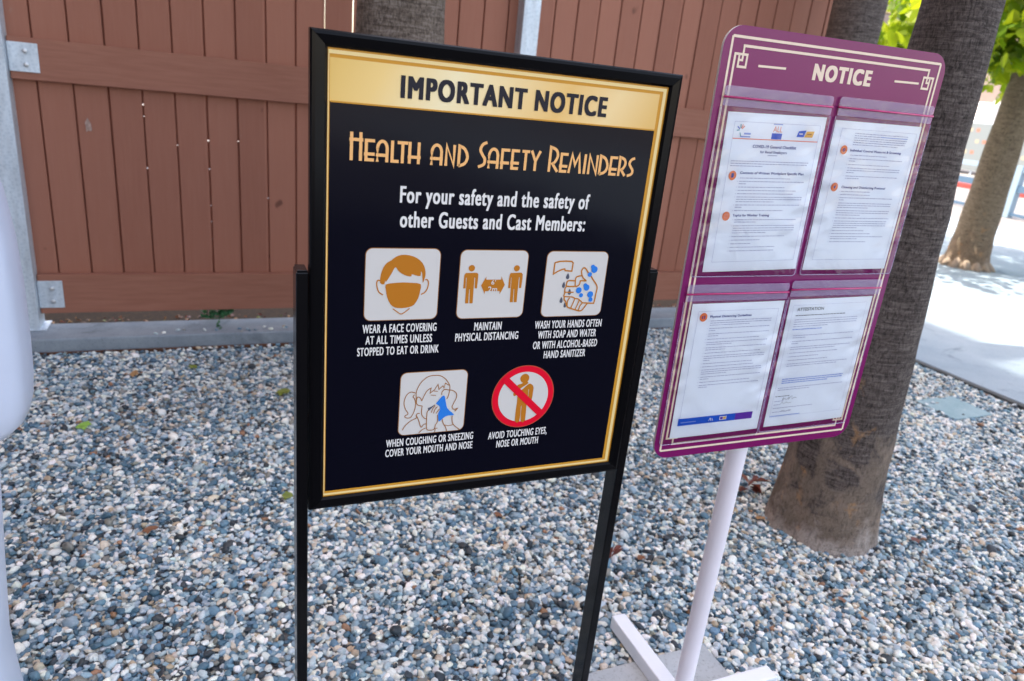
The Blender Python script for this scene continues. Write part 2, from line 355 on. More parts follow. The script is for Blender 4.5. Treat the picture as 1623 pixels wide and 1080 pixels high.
class Flat(MB):
    """printed shapes: 2D polygons laid on a plane y = const facing -Y; later layers sit a hair nearer"""
    def __init__(s, y): super().__init__(); s.y = y
    def poly(s, pts, key, lift=0.0):
        vs = [(p[0], s.y - lift, p[1]) for p in pts]
        tris = tessellate_polygon([[Vector((p[0], p[1], 0)) for p in pts]])
        s.add(vs, [tuple(t) for t in tris], key)
    def rect(s, x0, z0, x1, z1, key, lift=0.0): s.poly([(x0, z0), (x1, z0), (x1, z1), (x0, z1)], key, lift)
    def rrect(s, x0, z0, x1, z1, r, key, lift=0.0, n=6):
        p = []
        for cx, cz, a0 in ((x1 - r, z1 - r, 0), (x0 + r, z1 - r, 90), (x0 + r, z0 + r, 180), (x1 - r, z0 + r, 270)):
            for k in range(n + 1):
                a = math.radians(a0 + 90 * k / n); p.append((cx + r * math.cos(a), cz + r * math.sin(a)))
        s.poly(p, key, lift)
    def ell(s, cx, cz, rx, rz, key, lift=0.0, n=40):
        s.poly([(cx + rx * math.cos(2 * math.pi * k / n), cz + rz * math.sin(2 * math.pi * k / n)) for k in range(n)], key, lift)
    def line(s, pts, w, key, lift=0.0, closed=False):
        """constant width stroke with mitred joints"""
        P = [np.array(p, float) for p in pts]; n = len(P)
        if closed and np.allclose(P[0], P[-1]): P = P[:-1]; n -= 1
        L = []; R = []
        for i in range(n):
            a = P[(i - 1) % n] if (closed or i > 0) else None; c = P[(i + 1) % n] if (closed or i < n - 1) else None
            d1 = P[i] - a if a is not None else c - P[i]; d2 = c - P[i] if c is not None else d1
            d1 = d1 / (np.hypot(*d1) + 1e-12); d2 = d2 / (np.hypot(*d2) + 1e-12)
            t = d1 + d2; t = t / (np.hypot(*t) + 1e-12) if np.hypot(*t) > 0.2 else d2
            nn = np.array([-t[1], t[0]]); k = max(0.45, abs(nn @ np.array([-d1[1], d1[0]])))
            L.append(P[i] + nn * w / 2 / k); R.append(P[i] - nn * w / 2 / k)
        vs = [(p[0], s.y - lift, p[1]) for p in L + R]
        fs = [(i, (i + 1) % n, n + (i + 1) % n, n + i) for i in range(n if closed else n - 1)]
        s.add(vs, fs, key)
_tc = {}
def glyphs(body, squeeze, bold):
    """outline text -> 2D verts and faces in font units, squeezed sideways and letter-spaced for the ink spread"""
    k = (body, round(squeeze, 3), round(bold, 4))
    if k in _tc: return _tc[k]
    c = bpy.data.curves.new('t', 'FONT'); c.body = body; c.resolution_u = 3
    c.space_character = 1 + 2 * (1.75 * bold / squeeze)
    o = bpy.data.objects.new('t', c); COL.objects.link(o)
    dg = bpy.context.evaluated_depsgraph_get(); dg.update()
    cc = o.to_curve(dg).copy(); bpy.data.objects.remove(o); bpy.data.curves.remove(c)
    loops = []
    for sp in cc.splines:
        q = sp.bezier_points; n = len(q); pl = []
        for i in range(n):
            a, b2 = q[i], q[(i + 1) % n]
            p0, p1, p2, p3 = (np.array(w[:2]) for w in (a.co, a.handle_right, b2.handle_left, b2.co))
            straight = abs(np.cross(p1 - p0, p3 - p0)) + abs(np.cross(p2 - p0, p3 - p0)) < 1e-6
            for t in ([0] if straight else [0, .25, .5, .75]):
                pl.append(p0 * (1 - t) ** 3 + 3 * p1 * t * (1 - t) ** 2 + 3 * p2 * t * t * (1 - t) + p3 * t ** 3)
        out = [pl[0]]
        for p in pl[1:]:
            if np.hypot(*(p - out[-1])) > 1e-4: out.append(p)
        if np.hypot(*(out[0] - out[-1])) < 1e-4: out.pop()
        loops.append(np.array(out) * np.array([squeeze, 1.0]))
    bpy.data.curves.remove(cc)
    c = bpy.data.curves.new('t', 'CURVE'); c.dimensions = '2D'; c.fill_mode = 'BOTH'
    for P in loops:
        sp = c.splines.new('POLY'); sp.points.add(len(P) - 1); sp.use_cyclic_u = True
        sp.points.foreach_set('co', np.concatenate([P, np.zeros((len(P), 1)), np.ones((len(P), 1))], 1).astype(np.float32).ravel())
    o = bpy.data.objects.new('t', c); COL.objects.link(o)
    dg = bpy.context.evaluated_depsgraph_get(); dg.update()
    me = o.evaluated_get(dg).to_mesh()
    vs = [(w.co.x, w.co.y) for w in me.vertices]; fs = [tuple(p.vertices) for p in me.polygons]
    bpy.data.objects.remove(o); bpy.data.curves.remove(c)
    _tc[k] = (vs, fs); return vs, fs
CAP = 0.682
def text(fl, body, x0, x1, base, cap, key, bold=0.03, lift=0.0, align=None):
    """set a line so that it spans x0..x1, with its baseline at base and capitals cap high"""
    vs, fs = glyphs(body, 1.0, 0.0)
    w = max(v[0] for v in vs) - min(v[0] for v in vs)
    sq = max(0.15, min(1.3, ((x1 - x0) / cap * (CAP + 2 * bold / 1.7) - 1.75 * bold * (len(body) - 1) - 2 * bold) / w))
    vs, fs = glyphs(body, sq, bold)
    a = min(v[0] for v in vs) - bold; bq = max(v[0] for v in vs) + bold; kx = (x1 - x0) / (bq - a)
    kz = cap / (CAP + 2 * bold / 1.7)
    # ink spread: the letters printed several times, each a hair aside and a hair nearer
    st = [(0, 0)] if bold < .004 else [(-1, -1), (-1, 0), (-1, 1), (0, 1), (1, 1), (1, 0), (1, -1), (0, -1)] if bold < .05 else [(-1, -1), (-1, 0), (-1, 1), (0, 1), (1, 1), (1, 0), (1, -1), (0, -1), (-.5, 0), (.5, 0)]
    for q, (du, dv) in enumerate(st):
        fl.add([(x0 + (v[0] + du * bold - a) * kx, fl.y - lift - q * .000012, base + (v[1] + (1 + dv) * bold / 1.7) * kz) for v in vs], fs, key)
# ================================================================== SETTING
def sheet(name, x0, y0, x1, y1, z, key):
    mb = MB(); mb.add([(x0, y0, z), (x1, y0, z), (x1, y1, z), (x0, y1, z)], [(0, 1, 2, 3)], key)
    return tag(mb.build(name), kind='structure')
sheet('ground', -400, -400, 600, 600, -0.012, 'road')
mb = MB(); mb.box((-1.95, -6, -0.3), (4.30, 0.30, 0.004), 'asphalt'); tag(mb.build('pavement'), kind='structure')
mb = MB(); mb.box((4.315, -30, -0.3), (13.2, 40, 0.03), 'pave', 0.008)
for k in range(9):
    pass
tag(mb.build('sidewalk'), kind='structure')
sheet('gravel_bed', -1.95, 0.30, 4.27, 3.82, 0.0, 'soil')
sheet('planting_soil', -8, 4.06, 4.4, 6.5, 0.05, 'humus')
mb = MB(); mb.box((4.27, 0.30, -0.1), (4.313, 12, 0.026), 'dark_strip'); tag(mb.build('gravel_side_strip'), kind='structure')  # thin dark strip between gravel and sidewalk
# far kerb painted red, and the street behind
mb = MB(); mb.box((22.6, 6, -0.02), (23.0, 40, 0.14), 'red_kerb', 0.02); tag(mb.build('red_kerb'), kind='structure')
sheet('far_sidewalk', 23.0, 6, 27.5, 40, 0.12, 'pave')

# kerb at the foot of the fence: concrete pieces butted end to end
mb = MB()
xs = [-8, -4.1, -1.15, 1.42, 4.27]
for a, b_ in zip(xs, xs[1:]): mb.box((a + 0.003, 3.82, -0.1), (b_ - 0.003, 4.06, 0.08), 'kerb', 0.008)
tag(mb.build('kerb'), kind='structure')
mb = MB(); mb.box((-8, 3.796, -0.05), (4.27, 3.806, 0.016), 'rust'); tag(mb.build('rusty_edging_strip'), kind='structure')

# ------------------------------------------------------------------ gravel: many thousands of pebbles, one object
def pebble_cloud():
    X0, X1, Y0, Y1 = -1.94, 4.265, 0.31, 3.795
    def layer(step, zmu, zsd, keep, smin, smax):
        nx = int((X1 - X0) / step); ny = int((Y1 - Y0) / (step * 0.866))
        gx, gy = np.meshgrid(np.arange(nx), np.arange(ny))
        x = X0 + (gx + 0.5 * (gy % 2)) * step + rng.normal(0, step * 0.28, gx.shape)
        y = Y0 + gy * step * 0.866 + rng.normal(0, step * 0.28, gx.shape)
        p = np.stack([x.ravel(), y.ravel(), rng.normal(zmu, zsd, x.size)], 1)
        p = p[(rng.random(len(p)) < keep) & (p[:, 0] > X0) & (p[:, 0] < X1) & (p[:, 1] > Y0) & (p[:, 1] < Y1)]
        s = np.clip(rng.lognormal(math.log((smin + smax) / 2), 0.26, len(p)), smin * 0.75, smax * 1.25)
        return p, s
    a = layer(0.0132, 0.004, 0.003, 1.0, 0.0055, 0.0090)
    b2 = layer(0.0150, 0.0105, 0.0035, 0.58, 0.0054, 0.0094)
    c2 = layer(0.06, 0.014, 0.004, 0.25, 0.010, 0.0135)
    p = np.concatenate([a[0], b2[0], c2[0]]); s = np.concatenate([a[1], b2[1], c2[1]])
    k_ = 46; sx = rng.normal(.12, .22, k_); p2 = np.stack([sx, rng.uniform(3.80, 3.87, k_), np.where(rng.random(k_) < .5, .082, .012)], 1); p2[:, 1] = np.where(p2[:, 2] > .05, p2[:, 1] + .035, 3.79)
    p = np.concatenate([p, p2]); s = np.concatenate([s, rng.uniform(.006, .011, k_)])
    # gentle unevenness of the bed; keep stones off the pavers
    p[:, 2] += (p[:, 1] < 3.78) * 0.006 * np.sin(p[:, 0] * 3.1 + 1) * np.cos(p[:, 1] * 2.3)
    ok = ~((p[:, 0] > 0.825) & (p[:, 0] < 1.245) & (p[:, 1] > 0.80) & (p[:, 1] < 1.222))
    sx, sy = p[:, 0] - 3.82, p[:, 1] - 2.33
    ins = (np.abs(sx) < 0.15) & (np.abs(sy) < 0.13)
    ok &= ~(ins & (rng.random(len(p)) < 0.93))
    ok &= (((p[:, 0] - 2.09) ** 2 + (p[:, 1] - 1.60) ** 2) > 0.17 ** 2)
    p, s = p[ok], s[ok]; n = len(p)
    pal = np.array([(.84, .87, .80), (.68, .74, .73), (.45, .55, .60), (.26, .375, .45), (.125, .235, .325), (.07, .145, .205), (.034, .048, .06), (.22, .23, .21)])
    w = np.array([.165, .145, .16, .15, .15, .115, .085, .04]); w /= w.sum()
    # pale and dark stones lie in loose patches, darker ones more often on the left
    ptch = np.sin(p[:, 0] * 2.1 + 0.7) * np.sin(p[:, 1] * 2.9 + 1.9) + 0.6 * np.sin(p[:, 0] * 5.3) * np.cos(p[:, 1] * 4.1)
    rank = np.clip(rng.random(n) - 0.07 * ptch + 0.05 * (p[:, 0] < 0.2), 0, 0.9999)
    col = pal[np.searchsorted(np.cumsum(w), rank).clip(0, 7)]
    warm = rng.random(n); col = np.where((warm < .022)[:, None], np.array([.46, .38, .27]), np.where((warm > .994)[:, None], np.array([.30, .17, .10]), np.where(((warm > .06) & (warm < .10))[:, None], np.array([.60, .55, .46]), col)))
    col = col * rng.uniform(0.85, 1.15, (n, 1)) * (1 + rng.normal(0, 0.02, (n, 3)))
    rot = np.stack([rng.normal(0, 0.33, n), rng.normal(0, 0.33, n), rng.uniform(0, 6.283, n)], 1)
    scl = np.stack([s * rng.uniform(1.0, 1.5, n), s * rng.uniform(0.8, 1.1, n), s * rng.uniform(0.5, 0.85, n)], 1)
    me = bpy.data.meshes.new('gravel'); me.vertices.add(n); me.vertices.foreach_set('co', p.astype(np.float32).ravel())
    def att(name, typ, prop, arr):
        t = me.attributes.new(name, typ, 'POINT'); t.data.foreach_set(prop, arr.ravel())
    att('rot', 'FLOAT_VECTOR', 'vector', rot.astype(np.float32)); att('scl', 'FLOAT_VECTOR', 'vector', scl.astype(np.float32))
    att('col', 'FLOAT_COLOR', 'color', np.concatenate([np.clip(col, 0.01, 0.9), np.ones((n, 1))], 1).astype(np.float32))
    att('pick', 'INT', 'value', rng.integers(0, 8, n).astype(np.int32))
    o = bpy.data.objects.new('gravel', me); COL.objects.link(o); tag(o, kind='stuff')
    g = bpy.data.node_groups.new('pebbles', 'GeometryNodeTree')
    g.interface.new_socket('Geometry', in_out='INPUT', socket_type='NodeSocketGeometry'); g.interface.new_socket('Geometry', in_out='OUTPUT', socket_type='NodeSocketGeometry')
    gi = g.nodes.new('NodeGroupInput'); go = g.nodes.new('NodeGroupOutput')
    L = g.links.new
    join = g.nodes.new('GeometryNodeJoinGeometry')
    def named(nm, ty):
        q = g.nodes.new('GeometryNodeInputNamedAttribute'); q.data_type = ty; q.inputs['Name'].default_value = nm
        return q.outputs['Attribute']
    for k in range(8):
        ic = g.nodes.new('GeometryNodeMeshIcoSphere'); ic.inputs['Radius'].default_value = 1.0; ic.inputs['Subdivisions'].default_value = 3
        pos = g.nodes.new('GeometryNodeInputPosition')
        nz = g.nodes.new('ShaderNodeTexNoise'); nz.noise_dimensions = '4D'; nz.inputs['W'].default_value = 3.7 * k; nz.inputs['Scale'].default_value = 0.85; nz.inputs['Detail'].default_value = 1.0
        L(pos.outputs[0], nz.inputs['Vector'])
        mr = g.nodes.new('ShaderNodeMapRange'); mr.inputs[1].default_value = 0.2; mr.inputs[2].default_value = 0.8; mr.inputs[3].default_value = 0.62; mr.inputs[4].default_value = 1.38
        L(nz.outputs['Fac'], mr.inputs[0])
        sc = g.nodes.new('ShaderNodeVectorMath'); sc.operation = 'SCALE'; L(pos.outputs[0], sc.inputs[0]); L(mr.outputs[0], sc.inputs['Scale'])
        sp = g.nodes.new('GeometryNodeSetPosition'); L(ic.outputs['Mesh'], sp.inputs['Geometry']); L(sc.outputs[0], sp.inputs['Position'])
        sh = g.nodes.new('GeometryNodeSetShadeSmooth'); L(sp.outputs[0], sh.inputs[0])
        sm = g.nodes.new('GeometryNodeSetMaterial'); sm.inputs['Material'].default_value = M['pebble']; L(sh.outputs[0], sm.inputs['Geometry'])
        ti = g.nodes.new('GeometryNodeGeometryToInstance'); L(sm.outputs[0], ti.inputs[0]); L(ti.outputs[0], join.inputs[0])
    iop = g.nodes.new('GeometryNodeInstanceOnPoints'); iop.inputs['Pick Instance'].default_value = True
    L(gi.outputs[0], iop.inputs['Points']); L(join.outputs[0], iop.inputs['Instance']); L(named('pick', 'INT'), iop.inputs['Instance Index'])
    e2r = g.nodes.new('FunctionNodeEulerToRotation'); L(named('rot', 'FLOAT_VECTOR'), e2r.inputs[0]); L(e2r.outputs[0], iop.inputs['Rotation'])
    L(named('scl', 'FLOAT_VECTOR'), iop.inputs['Scale']); L(iop.outputs[0], go.inputs[0])
    md = o.modifiers.new('pebbles', 'NODES'); md.node_group = g
pebble_cloud()

# ================================================================== FENCE
FY = 4.0
fence = thing('wooden_fence', 'tall brown painted board fence on steel posts behind the signs', 'fence', (0, FY, 0.08))
PITCH = 0.144
mb = MB(); lap = MB()
HOLES = {}     # see-through chinks between boards: board index -> list of (z0, z1)
k0, k1 = -46, 28
open_top = {4: (1.60, 2.52), 5: (1.56, 2.52), 6: (1.56, 2.52), 24: (2.1, 2.52), 25: (1.95, 2.52)}
chinks = {-2: [(1.196, 1.203), (1.142, 1.145), (0.887, 0.895)], -1: [(1.012, 1.015)], 0: [(1.043, 1.049), (0.899, 0.904), (0.709, 0.712), (0.623, 0.626), (0.527, 0.531)],
          1: [(1.051, 1.054)], 2: [(0.758, 0.763)], 4: [(0.861, 0.864), (0.822, 0.833), (0.765, 0.768), (0.721, 0.732), (0.674, 0.678)]}
def gapx(i): return 0.0145 + i * PITCH
for i in range(k0, k1):
    a = gapx(i) + 0.0038 + random.uniform(-.0006, .0006); b_ = gapx(i + 1) - 0.0038 + random.uniform(-.0006, .0006)
    dy = random.uniform(-0.002, 0.002)
    mb.box((a, FY + 0.040 + dy, 0.155 + random.uniform(-.006, .006)), (b_, FY + 0.058 + dy, 2.52), 'board', 0.0022)
for i in range(k0, k1 + 1):
    g = gapx(i); cuts = list(chinks.get(i, []))
    if i in open_top: cuts.append(open_top[i])
    cuts.sort(); z = 0.16
    if i in open_top: lap.box((g - 0.036, FY + 0.0865, open_top[i][0] + .001), (g + 0.0058, FY + 0.0905, 2.51), 'board')
    for c0, c1 in cuts + [(2.51, 2.51)]:
        if c0 > z: lap.box((g - 0.036, FY + 0.086, z), (g + 0.036, FY + 0.091, c0), 'board')
        z = max(z, c1)
mb.build('boards', fence); lap.build('batten', fence)
def rail(z0, z1, x0, x1):
    q = MB(); q.box((x0, FY, z0), (x1, FY + 0.037, z1), 'rail', 0.003)
    return q.build('rail', fence)
POSTS = [(-0.945, -0.80), (1.655, 1.755)]
for z0, z1 in ((1.272, 1.452), (0.154, 0.356), (2.28, 2.46)):
    rail(z0, z1, -6.6, -0.947); rail(z0, z1, -0.797, 1.652); rail(z0, z1, 1.758, 4.03)
# galvanised channel posts
for x0, x1 in POSTS:
    q = MB()
    q.box((x0, FY - 0.05, 0.079), (x1, FY - 0.040, 2.60), 'galv', 0.002)
    q.box((x0, FY - 0.039, 0.079), (x0 + 0.010, FY + 0.085, 2.60), 'galv', 0.002)
    q.box((x1 - 0.010, FY - 0.039, 0.079), (x1, FY + 0.085, 2.60), 'galv', 0.002)
    q.box((x0 - 0.03, FY - 0.055, 0.0805), (x1 + 0.03, FY + 0.088, 0.087), 'galv', 0.002)
    q.build('post', fence)
# plates that hold the rails, with two bolts each
def plate(x0, x1, z0, z1):
    q = MB(); q.box((x0, FY - 0.007, z0), (x1, FY - 0.0015, z1), 'galv', 0.0015); pl = q.build('bracket', fence)
    for zz in (z0 + (z1 - z0) * 0.25, z0 + (z1 - z0) * 0.72):
        q = MB(); cx = x0 + (x1 - x0) * 0.58
        q.tube([(cx, FY - 0.0075, zz), (cx, FY - 0.0095, zz)], 0.015, 'galv', 16)
        q.tube([(cx, FY - 0.0095, zz), (cx, FY - 0.016, zz), (cx, FY - 0.018, zz)], [0.0105, 0.0105, 0.006], 'bolt', 12)
        q.build('bolt', pl, smooth=True, angle=40)
plate(-0.798, -0.680, 1.305, 1.430); plate(-0.798, -0.690, 0.185, 0.325)
plate(1.760, 1.870, 1.305, 1.430); plate(1.760, 1.870, 0.185, 0.325)
plate(1.54, 1.65, 1.305, 1.430); plate(1.54, 1.65, 0.185, 0.325)
# a patch of scuffed pale paint on one board
q = Flat(FY + 0.0375); rng2 = random.Random(4)
q.poly([(-.515 + math.cos(a_ * .5236) * .018 * rng2.uniform(.5, 1.2), 1.085 + math.sin(a_ * .5236) * .034 * rng2.uniform(.5, 1.2)) for a_ in range(12)], 'scuff')
q.build('paint_scuff', fence)
# leaf litter caught under the fence
lit = MB()
for k in range(420):
    x = random.uniform(-0.9, 4.0); y = random.uniform(4.055, 4.2); z = 0.083 if y < 4.06 else 0.056
    a = random.uniform(0, 6.28); s_ = random.uniform(0.006, 0.02); c_, n_ = math.cos(a) * s_, math.sin(a) * s_
    t_ = random.uniform(0, 0.02)
    lit.add([(x - c_, y - n_, z), (x + n_ * .5, y - c_ * .5, z + t_), (x + c_, y + n_, z + 0.004), (x - n_ * .5, y + c_ * .5, z + t_ * .5)], [(0, 1, 2, 3)], random.choice(['leaf_tan', 'leaf_red', 'leaf_brown', 'leaf_brown', 'leaf_red', 'leaf_olive']))
tag(lit.build('leaf_litter'), kind='stuff')
# hedge beyond the fence: what shows dark through the gaps
def leafblob(mb, centre, rad, n, size, key, flat=0.0, shell=0.55):
    for _ in range(n):
        d = Vector((random.gauss(0, 1), random.gauss(0, 1), random.gauss(0, 1))).normalized() * (shell + (1 - shell) * random.random()) if random.random() < 0.8 else Vector((random.uniform(-1, 1), random.uniform(-1, 1), random.uniform(-1, 1))) * 0.7
        p = Vector(centre) + Vector((d.x * rad[0], d.y * rad[1], d.z * rad[2]))
        leaf(mb, p, size * random.uniform(0.6, 1.25), key)
def leaf(mb, p, s, key, nrm=None):
    n = Vector((random.gauss(0, .7), random.gauss(0, .7), random.uniform(-.2, 1))).normalized() if nrm is None else nrm
    a = n.orthogonal().normalized(); a.rotate(Matrix.Rotation(random.uniform(0, 6.28), 3, n)); b2 = n.cross(a)
    o2 = [(0, -1, 0), (.42, -.62, .1), (.95, -.35, -.05), (.62, .15, .12), (.55, .62, 0), (0, 1.05, -.08), (-.55, .62, 0), (-.62, .15, .12), (-.95, -.35, -.05), (-.42, -.62, .1)]
    vs = [p + (a * x + b2 * y + n * z) * s * 0.5 for x, y, z in o2]
    mb.add(vs, [(0, 1, 3, 5), (1, 2, 3), (3, 4, 5), (0, 5, 7, 9), (7, 8, 9), (5, 6, 7)], key)

# ================================================================== TREES
def trunk_mesh(base, top, radii, key, n=40, seg=60, flare=None, lean=None, ring=0.006):
    """tapered trunk with leaf-scar rings; radii = [(t, r), ...]; uv = metres round, metres up"""
    base = Vector(base); top = Vector(top); vs = []; fs = []; uv = []
    Ln = (top - base).length
    for i in range(seg + 1):
        t = (i / seg) ** 1.25; c = base.lerp(top, t)
        r = np.interp(t * Ln, [q[0] for q in radii], [q[1] for q in radii])
        for k in range(n + 1):
            a = 2 * math.pi * k / n
            rr = r * (1 + 0.02 * math.sin(3 * a + 5 * t * Ln) + 0.014 * math.sin(5 * a - 3 * t * Ln)) + ring * 0.5 * math.sin(t * Ln * 95 + 1.3 * math.sin(a * 2))
            if t * Ln < 0.35: rr += 0.006 * (1 - t * Ln / 0.35) * (math.sin(7 * a + .6) + .7 * math.sin(11 * a))
            vs.append(c + Vector((math.cos(a) * rr, math.sin(a) * rr, 0))); uv.append((a * 0.17, t * Ln))
    w = n + 1
    for i in range(seg):
        for k in range(n): fs.append((i * w + k, i * w + k + 1, (i + 1) * w + k + 1, (i + 1) * w + k))
    mb = MB(); mb.add(vs, fs, key); mb.uv = uv; return mb
def build_uv(mb, name, parent):
    o = mb.build(name, parent, smooth=True); me = o.data; l = me.uv_layers.new(name='UVMap')
    idx = np.empty(len(me.loops), np.int32); me.loops.foreach_get('vertex_index', idx)
    l.data.foreach_set('uv', np.array(mb.uv, np.float32)[idx].ravel()); return o
def palm_crown(c, parent):
    mb = MB()
    for k in range(26):
        az = k * 2.399; el = random.uniform(-0.5, 1.2); Lf = random.uniform(1.6, 2.1)
        d = Vector((math.cos(az) * math.cos(el), math.sin(az) * math.cos(el), math.sin(el))); side = d.cross(Vector((0, 0, 1))).normalized()
        pts = [Vector(c) + d * Lf * t - Vector((0, 0, 0.9 * t * t)) for t in (0, .25, .5, .75, 1)]
        for i in range(4):
            for sgn in (-1, 1):
                for j in range(5):
                    p = pts[i].lerp(pts[i + 1], j / 5); tip = p + (side * sgn * 0.42 + d * 0.25 - Vector((0, 0, 0.16))) * (1.05 - i * 0.2)
                    mb.add([p, p + d * 0.035, tip], [(0, 1, 2)], 'frond')
    mb.build('crown', parent)
def palm(label, base, top, radii, key):
    t = thing('palm_tree', label, 'tree', base, 'palms planted along the fence')
    build_uv(trunk_mesh(base, top, radii, key), 'trunk', t); palm_crown(top, t)
palm('thick dark palm trunk rising from the gravel right behind the plum notice board', (2.09, 1.62, -0.03), (2.05, 1.66, 7.5), [(0, .205), (.12, .187), (.45, .163), (1.0, .138), (1.6, .115), (2.2, .105), (8, .10)], 'bark')
palm('palm trunk at the right end of the fence, mostly hidden by the plum board', (3.72, 3.62, -0.02), (3.78, 3.62, 7.8), [(0, .24), (.4, .19), (2, .157), (8, .14)], 'bark')
palm('pale fibrous palm trunk directly behind the black framed poster', (0.715, 2.95, -0.02), (0.73, 2.97, 7.2), [(0, .26), (.4, .20), (1.6, .172), (8, .155)], 'bark_pale')
# street tree on the sunny pavement
st = thing('street_tree', 'sunlit broadleaf tree with pale ringed trunk and bright green leaves on the pavement', 'tree', (8.25, 5.46, 0.03))
build_uv(trunk_mesh((8.25, 5.46, 0.0), (8.34, 5.48, 3.4), [(0, .29), (.06, .245), (.3, .212), (.9, .186), (1.6, .172), (3.4, .12)], 'bark_sunny', seg=50, ring=.008), 'trunk', st)
rt = MB()
for k in range(14):
    a = k * 0.4488 + .2
    rt.tube([(8.25 + math.cos(a) * .16, 5.46 + math.sin(a) * .16, 0.14), (8.25 + math.cos(a) * .235, 5.46 + math.sin(a) * .235, 0.07), (8.25 + math.cos(a) * .31, 5.46 + math.sin(a) * .31, 0.02)], [.05, .045, .025], 'bark_sunny', 8)
rt.build('root_flare', st, smooth=True)
br = MB()
for k in range(11):
    a = k * 2.4; z = 2.1 + 0.12 * k; e = Vector((8.31, 5.49, z)); d = Vector((math.cos(a), math.sin(a), random.uniform(.1, .5)))
    br.tube([e, e + d * 0.7, e + d * 1.3 + Vector((0, 0, .15)), e + d * 1.9 + Vector((0, 0, .1))], [.045, .03, .018, .006], 'bark_sunny', 7)
br.build('branch', st, smooth=True)
cr = MB()
for k in range(60):
    a = random.uniform(0, 6.28); rr = 2.3 * math.sqrt(random.random()); z = random.uniform(2.35, 4.6) - 0.12 * rr
    leafblob(cr, (8.45 + math.cos(a) * rr, 5.45 + math.sin(a) * rr, z), (.55, .55, .36), 75, 0.17, 'leaf', shell=.3)
for k in range(46):   # low hanging sprays
    a = random.uniform(0, 6.28); rr = random.uniform(.3, 2.2); leafblob(cr, (8.45 + math.cos(a) * rr, 5.45 + math.sin(a) * rr, random.uniform(2.15, 2.6)), (.3, .3, .2), 22, 0.16, 'leaf', shell=.2)
for k in range(34):   # the side towards the road and gravel hangs lowest
    leafblob(cr, (7.75 + random.uniform(-.45, .6), 5.25 + random.uniform(-.6, .5), random.uniform(2.15, 3.2)), (.28, .28, .2), 24, 0.16, 'leaf', shell=.2)
cr.build('crown', st)
# ================================================================== BLACK POSTER STAND
SY = 1.058                                     # poster plane
X = lambda a: a * SY
Z = lambda a: EYE + a * SY
sign = thing('poster_stand', 'black framed poster on two black posts headed important notice in gold', 'sign', (X(.413), SY, 0))
FL, FR, FT, FB = X(.1275), X(.6985), Z(.054), Z(-.656)
PL, PR, PT, PB = X(.1495), X(.6785), Z(.0335), Z(-.637)
def frame_bar(pts, name='frame'):
    """mitred snap-frame profile: outer corner pair, inner corner pair"""
    (ox0, oz0), (ox1, oz1), (ix1, iz1), (ix0, iz0) = pts
    mb = MB(); lerp = lambda a, b_, t: a + (b_ - a) * t
    prof = [(0.0, 0.012), (0.0, -0.004), (0.10, -0.0075), (0.30, -0.0085), (0.85, -0.0065), (1.0, -0.003), (1.0, 0.012)]
    vs = []
    for e in (0, 1):
        ox, oz, ix, iz = (ox0, oz0, ix0, iz0) if e == 0 else (ox1, oz1, ix1, iz1)
        for t, d in prof: vs.append((lerp(ox, ix, t), SY + d, lerp(oz, iz, t)))
    n = len(prof); fs = [(i, i + 1, n + i + 1, n + i) for i in range(n - 1)] + [(n - 1, 0, n, 2 * n - 1)]
    mb.add(vs, fs, 'frame'); mb.build(name, sign, smooth=False)
g_ = 0.0004
frame_bar([(FL, FT), (FR, FT), (PR - g_, PT), (PL + g_, PT)]); frame_bar([(FL, FB), (FR, FB), (PR - g_, PB), (PL + g_, PB)])
frame_bar([(FL, FT - g_), (FL, FB + g_), (PL, PB + g_), (PL, PT - g_)]); frame_bar([(FR, FT - g_), (FR, FB + g_), (PR, PB + g_), (PR, PT - g_)])
mb = MB(); mb.box((FL + .003, SY + 0.0125, FB + .003), (FR - .003, SY + 0.0165, FT - .003), 'frame'); mb.build('back_panel', sign)
for x0, x1 in ((X(.1095), X(.1270)), (X(.6990), X(.7165))):
    mb = MB(); mb.box((x0, SY - 0.004, 0.012), (x1, SY + 0.036, Z(-.2655)), 'post_black', 0.0022)
    po = mb.build('post', sign)
    mb = MB(); mb.box((x0 + .0015, SY - 0.0025, Z(-.2655) + .0003), (x1 - .0015, SY + 0.0345, Z(-.2655) + 0.0028), 'post_black', 0.001); mb.build('end_cap', po)
    mb = MB(); mb.box((x0 - .012, SY - 0.24, 0.0), (x1 + .012, SY + 0.05, 0.0115), 'post_black', 0.003); mb.build('foot', sign)
pf = Flat(SY); pf.rect(PL - .004, PB - .004, PR + .004, PT + .004, 'poster')
poster = pf.build('poster', sign)
F1, F2, F3, F4 = 0.0004, 0.0008, 0.0012, 0.0016
b_ = Flat(SY)                                  # gold border: dark edge, light centre, thin inner rule
bl, brt, bt, bb = X(.1505), X(.6785), Z(.0335), Z(-.637)
il, ir, it, ib = X(.1535), X(.6640), Z(.0215), Z(-.6275)
for q in ([(bl, bt), (brt, bt), (ir, it), (il, it)], [(brt, bt), (brt, bb), (ir, ib), (ir, it)], [(bl, bb), (brt, bb), (ir, ib), (il, ib)], [(bl, bt), (il, it), (il, ib), (bl, bb)]): b_.poly(q, 'gold_line', F1)
lp = lambda a, c, t: a + (c - a) * t
def ringq(t0, t1, key, lift):
    o = lambda t: (lp(bl, il, t), lp(brt, ir, t), lp(bt, it, t), lp(bb, ib, t)); a = o(t0); c = o(t1)
    for q in ([(a[0], a[2]), (a[1], a[2]), (c[1], c[2]), (c[0], c[2])], [(a[1], a[2]), (a[1], a[3]), (c[1], c[3]), (c[1], c[2])], [(a[0], a[3]), (a[1], a[3]), (c[1], c[3]), (c[0], c[3])], [(a[0], a[2]), (c[0], c[2]), (c[0], c[3]), (a[0], a[3])]): b_.poly(q, key, lift)
ringq(.22, .62, 'gold_light', F2); b_.build('gold_border', poster)
